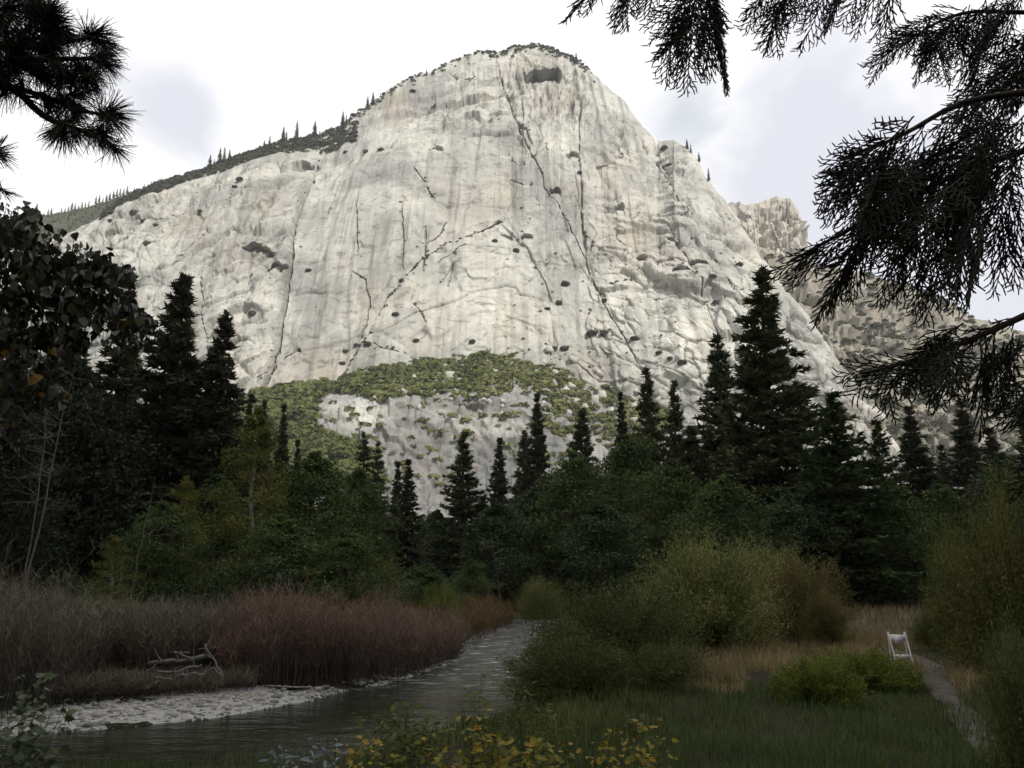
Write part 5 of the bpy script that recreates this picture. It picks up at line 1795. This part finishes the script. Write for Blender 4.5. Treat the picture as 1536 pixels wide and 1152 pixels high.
def build_cedar():
    r = np.random.default_rng(99)
    root = (2.75, 1.15, float(gz(2.75, 1.15)) - .1)
    t = thing('cedar_tree', root, 'near cedar whose dark drooping sprays hang in from the upper right', 'tree')
    base = np.array(root)
    zs = np.linspace(0, 6.5, 10)
    mb = MB(); add_tube(mb, np.stack([.03 * np.sin(zs), .02 * zs, zs], 1), .17 - .018 * zs, 10)
    mb.build('trunk', M['bark_brown'], t, smooth=True)
    tp = lambda z: base + np.array([.03 * math.sin(z), .02 * z, z])
    def limb(name, pts, sprays, seed, extra=0, region=None, dirs=None, Lr=(80, 140)):
        rr = np.random.default_rng(seed)
        path = px_path(pts, 16)
        start = tp(max(.5, path[0][2] - base[2] - .1))
        full = np.concatenate([np.linspace(start, path[0], 4)[:-1], path])
        lb = MB(); add_tube(lb, full - base, np.linspace(.009, .0022, len(full)), 6, cap=False)
        limb_o = lb.build('limb', M['branch_dark'], t, smooth=True)
        sp = MB()
        for (a, b, c, dd, dep) in sprays:
            q0 = P(a, b, dep); q1 = P(c, dd, dep + rr.normal(0, .06))
            spray(sp, q0 - base, q1 - base, rr) if False else spray_w(sp, q0, q1, base, rr)
        for k in range(extra):
            a, b = region(rr); ang = math.radians(dirs(rr)); L = rr.uniform(*Lr); dep = pts[1][2] + rr.normal(0, .16)
            spray_w(sp, P(a, b, dep), P(a + math.cos(ang) * L, b - math.sin(ang) * L, dep + rr.normal(0, .08)), base, rr)
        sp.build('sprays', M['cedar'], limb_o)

    def spray_w(sp, q0, q1, b, rr):
        tmp = MB(); spray(tmp, q0, q1, rr)
        for v, f, ti in zip(tmp.v, tmp.f, tmp.t):
            sp.v.append(v - b); sp.t.append(ti); sp.f.append(f + sp.n)
        sp.n += tmp.n
    D = 1.55
    # main limb with the dense fan in the middle right
    limb('a', [(1640, 190, 1.5), (1540, 225, D), (1450, 255, D), (1370, 290, D), (1300, 330, D), (1235, 365, D), (1180, 395, D)],
         [(1250, 355, 1160, 405, D), (1290, 340, 1200, 385, D), (1260, 365, 1185, 420, D), (1300, 345, 1222, 470, D), (1280, 350, 1240, 455, D), (1330, 330, 1275, 440, D), (1360, 330, 1320, 445, D), (1400, 330, 1372, 460, D), (1420, 330, 1388, 470, D),
          (1450, 330, 1432, 455, D), (1480, 320, 1452, 440, D), (1500, 320, 1492, 430, D), (1530, 300, 1520, 420, D), (1350, 300, 1260, 380, D), (1400, 300, 1330, 400, D)], 1,
         30, lambda q: (q.uniform(1320, 1550), q.uniform(215, 340)), lambda q: q.uniform(215, 262))
    limb('b', [(1640, 120, 1.5), (1530, 140, D), (1440, 150, D), (1370, 195, D), (1310, 222, D), (1260, 240, D)],
         [(1310, 222, 1232, 262, D), (1340, 208, 1240, 245, D), (1300, 228, 1228, 300, D), (1330, 225, 1238, 320, D), (1360, 215, 1270, 330, D), (1390, 200, 1310, 330, D), (1420, 190, 1345, 320, D), (1280, 235, 1234, 285, D), (1380, 240, 1290, 345, D)], 2,
         20, lambda q: (q.uniform(1370, 1550), q.uniform(150, 260)), lambda q: q.uniform(205, 258))
    limb('c', [(1680, 420, 1.45), (1560, 462, 1.5), (1480, 500, 1.5), (1400, 532, 1.5), (1330, 552, 1.5), (1290, 560, 1.5)],
         [(1370, 545, 1262, 560, 1.5), (1340, 552, 1280, 590, 1.5), (1380, 545, 1312, 592, 1.5), (1350, 555, 1338, 618, 1.5), (1400, 535, 1352, 575, 1.5), (1395, 545, 1396, 598, 1.5), (1420, 535, 1405, 605, 1.5), (1440, 530, 1436, 590, 1.5),
          (1470, 515, 1478, 575, 1.5), (1490, 510, 1500, 605, 1.5), (1480, 510, 1470, 640, 1.5), (1520, 500, 1530, 590, 1.5), (1450, 505, 1380, 540, 1.5), (1500, 485, 1420, 525, 1.5), (1540, 470, 1460, 505, 1.5), (1560, 560, 1490, 610, 1.5), (1580, 590, 1500, 625, 1.5)], 3,
         13, lambda q: (q.uniform(1400, 1550), q.uniform(480, 520)), lambda q: q.uniform(195, 285), (50, 95))
    limb('d', [(1660, -70, 1.6), (1520, -30, 1.7), (1400, -25, 1.8), (1280, -30, 1.8), (1150, -35, 1.8), (1000, -40, 1.8), (880, -45, 1.8)],
         [(905, -45, 850, 24, 1.8), (925, -45, 880, 14, 1.8), (945, -45, 918, 20, 1.8), (965, -45, 940, 34, 1.8), (1000, -45, 972, 18, 1.8), (1050, -40, 998, 112, 1.75), (1052, -35, 1030, 122, 1.75), (1062, -35, 1058, 105, 1.75), (1068, -30, 1090, 118, 1.75),
          (1060, 10, 1020, 95, 1.75), (1045, 10, 992, 80, 1.75), (1180, -40, 1118, 38, 1.8), (1195, -35, 1148, 66, 1.8), (1205, -35, 1166, 72, 1.8), (1240, -40, 1200, 66, 1.8), (1225, -30, 1185, 30, 1.8), (1270, -30, 1236, 32, 1.8), (1300, -30, 1262, 32, 1.8),
          (1160, -40, 1120, 15, 1.8), (1330, -30, 1282, 45, 1.75), (1340, -30, 1310, 52, 1.75), (1350, -30, 1338, 50, 1.75)], 4)
    limb('e', [(1660, 10, 1.9), (1540, 20, 2.0), (1450, 15, 2.1), (1390, 40, 2.1), (1340, 80, 2.1)],
         [(1400, 20, 1302, 92, 2.1), (1370, 45, 1306, 116, 2.1), (1400, 40, 1372, 118, 2.1), (1420, 30, 1400, 112, 2.1), (1440, 20, 1420, 118, 2.1), (1450, 10, 1340, 50, 2.1), (1500, -10, 1440, 60, 2.0), (1530, 0, 1470, 90, 2.0), (1540, 40, 1460, 140, 1.9), (1550, 90, 1462, 170, 1.8),
          (1560, 30, 1500, 150, 1.9), (1520, 30, 1490, 130, 2.0), (1540, -20, 1480, 40, 2.0), (1480, 10, 1440, 100, 2.1)], 5,
         12, lambda q: (q.uniform(1440, 1560), q.uniform(-20, 150)), lambda q: q.uniform(215, 265))
    # a limb below the frame's reach at the right edge
    limb('f', [(1660, 560, 1.5), (1590, 585, 1.5), (1545, 600, 1.5)], [(1590, 580, 1495, 612, 1.5), (1580, 590, 1510, 632, 1.5), (1590, 690, 1522, 735, 1.5), (1600, 650, 1530, 700, 1.5)], 6)


build_cedar()


def build_pine():
    r = np.random.default_rng(123)
    root = (-4.6, 3.2, float(gz(-4.6, 3.2)) - .1)
    base = np.array(root)
    t = thing('pine_tree', root, 'near pine whose long needled branch hangs in at the upper left', 'tree')
    zs = np.linspace(0, 9.5, 10)
    mb = MB(); add_tube(mb, np.stack([.02 * zs, 0 * zs, zs], 1), .22 - .017 * zs, 10); mb.build('trunk', M['bark_brown'], t, smooth=True)
    D = 3.9

    def branch(pts, tufts, r0=.03):
        path = px_path(pts, 14)
        start = base + np.array([.02 * 4, 0, max(1, path[0][2] - base[2] - .25)])
        full = np.concatenate([np.linspace(start, path[0], 4)[:-1], path])
        b = MB(); add_tube(b, full - base, np.linspace(r0, .006, len(full)), 6, cap=False)
        bo = b.build('branch', M['branch_dark'], t, smooth=True)
        nb = MB(); tw = MB()
        for (a, c, ang, ln, cnt) in tufts:
            p = P(a, c, D + r.normal(0, .12))
            an = math.radians(ang)
            d = np.array([math.cos(an), r.normal(0, .3), math.sin(an)])
            d = unit(d)
            i = np.argmin(np.linalg.norm(full - p, axis=1))
            i = max(0, i - 1)
            add_segs(tw, (full[i] - base)[None], (p - base)[None], .006, .004)
            n = int(cnt * 1.15)
            q = r.uniform(-.055, .02, (n, 1))
            nd = unit(d * r.uniform(.35, 1.2, (n, 1)) + r.normal(0, .55, (n, 3)) + np.array([0, 0, -.10]))
            L = ln * D / F * r.uniform(.7, 1.15, n)
            b0 = p - base + d * q
            m1 = b0 + nd * L[:, None] * .55
            e1 = b0 + nd * L[:, None] + np.array([0, 0, -1]) * (L * .07)[:, None]
            ti = np.clip(r.normal(.5, .2, n), 0, 1)
            add_ribbons(nb, b0, m1, .0019, .0019, ti); add_ribbons(nb, m1, e1, .0019, .0009, ti)
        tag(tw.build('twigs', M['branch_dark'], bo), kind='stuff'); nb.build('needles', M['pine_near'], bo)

    core = [(r.uniform(-15, 78), r.uniform(-10, 128), r.uniform(-70, 60), r.uniform(34, 48), 130) for _ in range(30)]
    branch([(-160, 60, D), (-40, 70, D), (30, 70, D), (80, 65, D), (120, 60, D), (135, 55, D)],
           core + [(62, 25, 60, 42, 120), (80, 35, 20, 44, 130), (95, 48, -30, 42, 120), (138, 52, 20, 46, 150), (150, 62, -10, 42, 120), (70, 60, -60, 44, 120), (45, 12, 80, 40, 110), (88, 55, 10, 36, 110), (128, 56, 60, 30, 70), (30, 130, -100, 40, 80), (10, 135, -110, 36, 70)])
    branch([(-160, 110, D), (-40, 100, D), (40, 92, D), (90, 88, D), (130, 88, D), (150, 90, D)],
           [(148, 84, 15, 42, 150), (156, 95, -25, 40, 140), (120, 100, -40, 46, 140), (100, 105, -60, 46, 130), (135, 105, -50, 44, 130), (105, 118, -30, 46, 130), (130, 120, -50, 38, 110), (85, 95, -70, 44, 110), (90, 120, -80, 40, 100)])
    branch([(-160, 90, D), (-20, 110, D), (30, 130, D), (45, 160, D), (70, 180, D), (100, 190, D), (130, 196, D), (160, 215, D), (172, 222, D)],
           [(170, 220, -40, 36, 90), (140, 198, -20, 40, 110), (110, 192, -60, 44, 130), (95, 195, -90, 42, 110), (85, 190, -110, 36, 90), (70, 150, -40, 44, 110), (95, 148, -40, 44, 120), (120, 140, 20, 40, 80), (110, 158, -50, 40, 110), (75, 165, 60, 26, 50), (150, 200, -60, 40, 90), (105, 180, 30, 36, 60)])
    branch([(-160, 130, D), (-20, 130, D), (50, 135, D), (110, 165, D), (150, 171, D), (160, 171, D)], [(160, 171, 5, 52, 170), (158, 172, 30, 46, 60), (160, 175, -40, 44, 70)], .02)
    branch([(-160, 230, D), (-60, 225, D), (-10, 222, D)], [(-6, 228, 40, 40, 70), (-4, 232, -10, 34, 50), (4, 286, -20, 26, 36), (2, 232, -60, 26, 30)], .015)


build_pine()


def leaf_mesh_add(mb, c, d, nrm, L, Wd, tint, shape):
    """flat outlined leaf with a folded midrib; shape = list of (along, half width)"""
    d = unit(d); s = unit(np.cross(nrm, d)); up = np.cross(d, s)
    v, f = [], []
    for a, w in shape:
        m = c + d * L * a - up * (.10 * L * a * a)
        v += [m + s * Wd * w + up * Wd * .14 * w * 2, m, m - s * Wd * w + up * Wd * .14 * w * 2]
    n = len(shape)
    for i in range(n - 1):
        for k in (0, 1):
            f.append((i * 3 + k, i * 3 + k + 1, i * 3 + 3 + k + 1, i * 3 + 3 + k))
    mb.add(v, f, tint)


HEART = [(0, .05), (.08, .36), (.25, .50), (.45, .46), (.7, .27), (.9, .09), (1, .01)]
LOBED = [(0, .04), (.10, .22), (.18, .52), (.26, .30), (.38, .34), (.5, .56), (.56, .26), (.72, .28), (.8, .12), (1, .01)]


def build_leafy():
    r = np.random.default_rng(44)
    root = (-3.1, 2.4, float(gz(-3.1, 2.4)) - .1)
    base = np.array(root)
    t = thing('leafy_tree', root, 'near tree with dark heart shaped leaves hanging in at the left edge', 'tree')
    zs = np.linspace(0, 4.4, 8)
    mb = MB(); add_tube(mb, np.stack([.03 * zs, .05 * zs, zs], 1), .075 - .010 * zs, 8); mb.build('trunk', M['bark_brown'], t, smooth=True)
    D = 3.0
    branches = [[(-200, 420, 2.9), (-60, 390, D), (20, 380, D), (80, 395, D), (140, 405, D), (196, 404, D)], [(-200, 380, 2.9), (-60, 345, D), (0, 335, D), (40, 325, D), (56, 312, D)], [(-200, 500, 2.9), (-60, 460, D), (40, 445, D), (110, 450, D), (180, 465, D), (228, 478, D)],
                [(-200, 560, 2.9), (-60, 530, D), (20, 500, D), (80, 500, D), (130, 505, D)], [(-200, 600, 3), (-60, 560, D), (20, 560, D), (70, 580, D), (105, 595, D)], [(-200, 660, 3), (-60, 640, D), (0, 640, D), (30, 660, D)]]
    for bi, b in enumerate(branches):
        path = px_path(b, 14)
        start = base + np.array([.07, .1, max(.5, path[0][2] - base[2] - .1)])
        full = np.concatenate([np.linspace(start, path[0], 4)[:-1], path])
        bm = MB(); add_tube(bm, full - base, np.linspace(.012, .002, len(full)), 5, cap=False)
        bo = bm.build('branch', M['branch_dark'], t, smooth=True)
        n = (1050, 480, 840, 520, 360, 170)[bi]
        spread = (58, 30, 50, 44, 40, 30)[bi]
        lm = MB(); st = MB()
        for k in range(n):
            q = r.uniform(.12, 1) ** .8
            pix = np.array([np.interp(q, np.linspace(0, 1, len(b)), [w[j] for w in b]) for j in range(3)])
            w = spread * (1.12 - q ** 2.5)
            px, py = pix[0] + r.normal(0, w * .35), pix[1] + r.normal(0, w * .5) + 6
            p = P(px, py, D + r.normal(0, .16)) - base
            tw = P(pix[0], pix[1], D) - base
            add_segs(st, (tw + (p - tw) * .2)[None], p[None], .0014, .0010)
            d = np.array([r.normal(.1, .5), r.normal(0, .5), -1.0 + r.normal(0, .5)])
            nr = r.normal(0, 1, 3) + np.array([0, -.6, .5])
            s = r.uniform(.018, .035)
            ti = r.uniform(0, .88) if r.random() < .975 else r.uniform(.93, 1)
            leaf_mesh_add(lm, p, d, nr, s * 1.15, s, ti, HEART)
        lm.build('leaves', M['alder'], bo); st.build('leaf_stalks', M['branch_dark'], bo)


build_leafy()


# ------------------------------------------------------------------ small plants at the lower edge
def lobed_plant(name, root_px, Y, tips, label, mat, leafsize, nper, cat='shrub', shape=LOBED, seed=0, spread=22, stemr=.004):
    """stems from one root to (px, py) tips, leaves near their upper parts"""
    r = np.random.default_rng(seed)
    x = P(root_px, 900, Y)[0]
    base = np.array([x, Y, float(gz(x, Y)) - .03])
    t = thing(name, base, label, cat)
    for (a, b) in tips:
        tip = P(a, b, Y + r.normal(0, .25)) - base
        st = MB(); q = np.linspace(0, 1, 7)[:, None]
        path = tip * np.concatenate([q ** 1.3, q ** 1.3, q], 1)
        add_tube(st, path, np.linspace(stemr, .0015, 7), 5, cap=False)
        so_ = st.build('stem', M['branch_dark'], t)
        lm = MB()
        for k in range(nper):
            s = r.uniform(.45, 1.0)
            c = path[-1] * 0 + np.array([np.interp(s, q[:, 0], path[:, j]) for j in range(3)])
            an = r.uniform(0, 6.28)
            out = np.array([math.cos(an), math.sin(an), r.normal(.15, .35)])
            c2 = c + unit(out) * r.uniform(.3, 1.0) * spread * Y / F
            add_segs(lm, c[None], c2[None], .0015, .001, .3)
            nr = r.normal(0, .45, 3) + np.array([0, -.45, 1])
            L = leafsize * r.uniform(.6, 1.25)
            leaf_mesh_add(lm, c2, out + np.array([0, 0, -.3]), nr, L, L * .85, min(1, max(0, r.normal(.5, .28))), shape)
        lm.build('leaves', M[mat], so_)


lobed_plant('yellow_shrub', 780, 5.6, [(690, 1070), (712, 1058), (728, 1085), (760, 1098), (700, 1100), (780, 1105), (815, 1110), (850, 1115), (745, 1112), (800, 1122), (640, 1112), (660, 1122), (720, 1072), (690, 1090), (830, 1128)], 'yellow leaved low shrub in the middle of the lower edge', 'yellow_leaf', .050, 70, seed=1, spread=16)
lobed_plant('yellow_shrub', 930, 6.2, [(955, 1070), (975, 1078), (930, 1090), (900, 1100), (985, 1095), (1000, 1110), (945, 1110), (885, 1115), (965, 1120)], 'green and yellow lobed shrub right of the yellow one', 'yellow_leaf', .052, 44, seed=2, spread=18)
lobed_plant('yellow_shrub', 545, 5.4, [(530, 1105), (555, 1112), (515, 1115), (580, 1120), (620, 1122), (540, 1125)], 'small yellowing shrub left of the middle at the lower edge', 'yellow_leaf', .048, 44, seed=3, spread=16)
lobed_plant('silver_plant', 480, 5.0, [(415, 1118), (440, 1108), (480, 1100), (492, 1108), (505, 1115), (460, 1118), (425, 1126)], 'blue grey leaved plant left of the yellow shrubs', 'bluegrey_leaf', .065, 60, seed=4, spread=14, shape=[(0, .02), (.3, .16), (.6, .14), (1, .01)])
lobed_plant('oak_sapling', 36, 6.0, [(20, 1035), (50, 1012), (62, 1030), (80, 1055), (35, 1060), (90, 1072), (5, 1045), (65, 1075), (30, 1080), (48, 1000)], 'young oak sapling with dark lobed leaves at the lower left', 'oak_leaf', .07, 46, 'sapling', seed=5, spread=20)
lobed_plant('leafy_sprig', 715, 7.5, [(722, 995), (712, 1010), (705, 1030), (718, 1045)], 'lone leafy sprig standing up before the water', 'sprig_leaf', .06, 30, 'plant', seed=6, spread=12, shape=[(0, .03), (.3, .28), (.6, .24), (1, .01)])
lobed_plant('leafy_sprig', 610, 7.0, [(560, 1070), (585, 1055), (610, 1060), (640, 1075), (600, 1085), (570, 1095), (650, 1090), (625, 1100)], 'loose dark green shrub before the dark water at the lower middle', 'sprig_leaf', .065, 90, 'plant', seed=7, spread=34, shape=[(0, .03), (.3, .28), (.6, .24), (1, .01)])
lobed_plant('leafy_sprig', 800, 8.0, [(770, 1010), (790, 1030), (800, 1050), (760, 1060), (820, 1065), (780, 1080), (840, 1080)], 'leafy shoots at the left edge of the front willow', 'sprig_leaf', .055, 80, 'plant', seed=8, spread=34, shape=[(0, .03), (.3, .2), (.6, .18), (1, .01)])
lobed_plant('weed_stalk', 512, 7.0, [(513, 925), (508, 980), (517, 1010)], 'tall thin dark stalk rising before the red thicket', 'twig_grey', .03, 4, 'plant', seed=9, spread=4, shape=[(0, .02), (.5, .1), (1, .01)])


# ------------------------------------------------------------------ thin autumn haze in the valley air
def build_haze():
    mb = MB(); add_box(mb, (0, 400, 545), (4200, 3100, 553))
    m = bpy.data.materials.new('thin_haze'); m.use_nodes = True
    m.node_tree.nodes.clear()
    n, links = NT(m.node_tree)
    out = n('ShaderNodeOutputMaterial')
    v = n('ShaderNodeVolumePrincipled')
    v.inputs['Color'].default_value = (.90, .94, 1.0, 1)
    v.inputs['Density'].default_value = .00006
    links.new(v.outputs[0], out.inputs['Volume'])
    o = mb.build('haze', m)
    tag(o, 'thin pale haze filling the valley air', 'haze', kind='stuff')


build_haze()
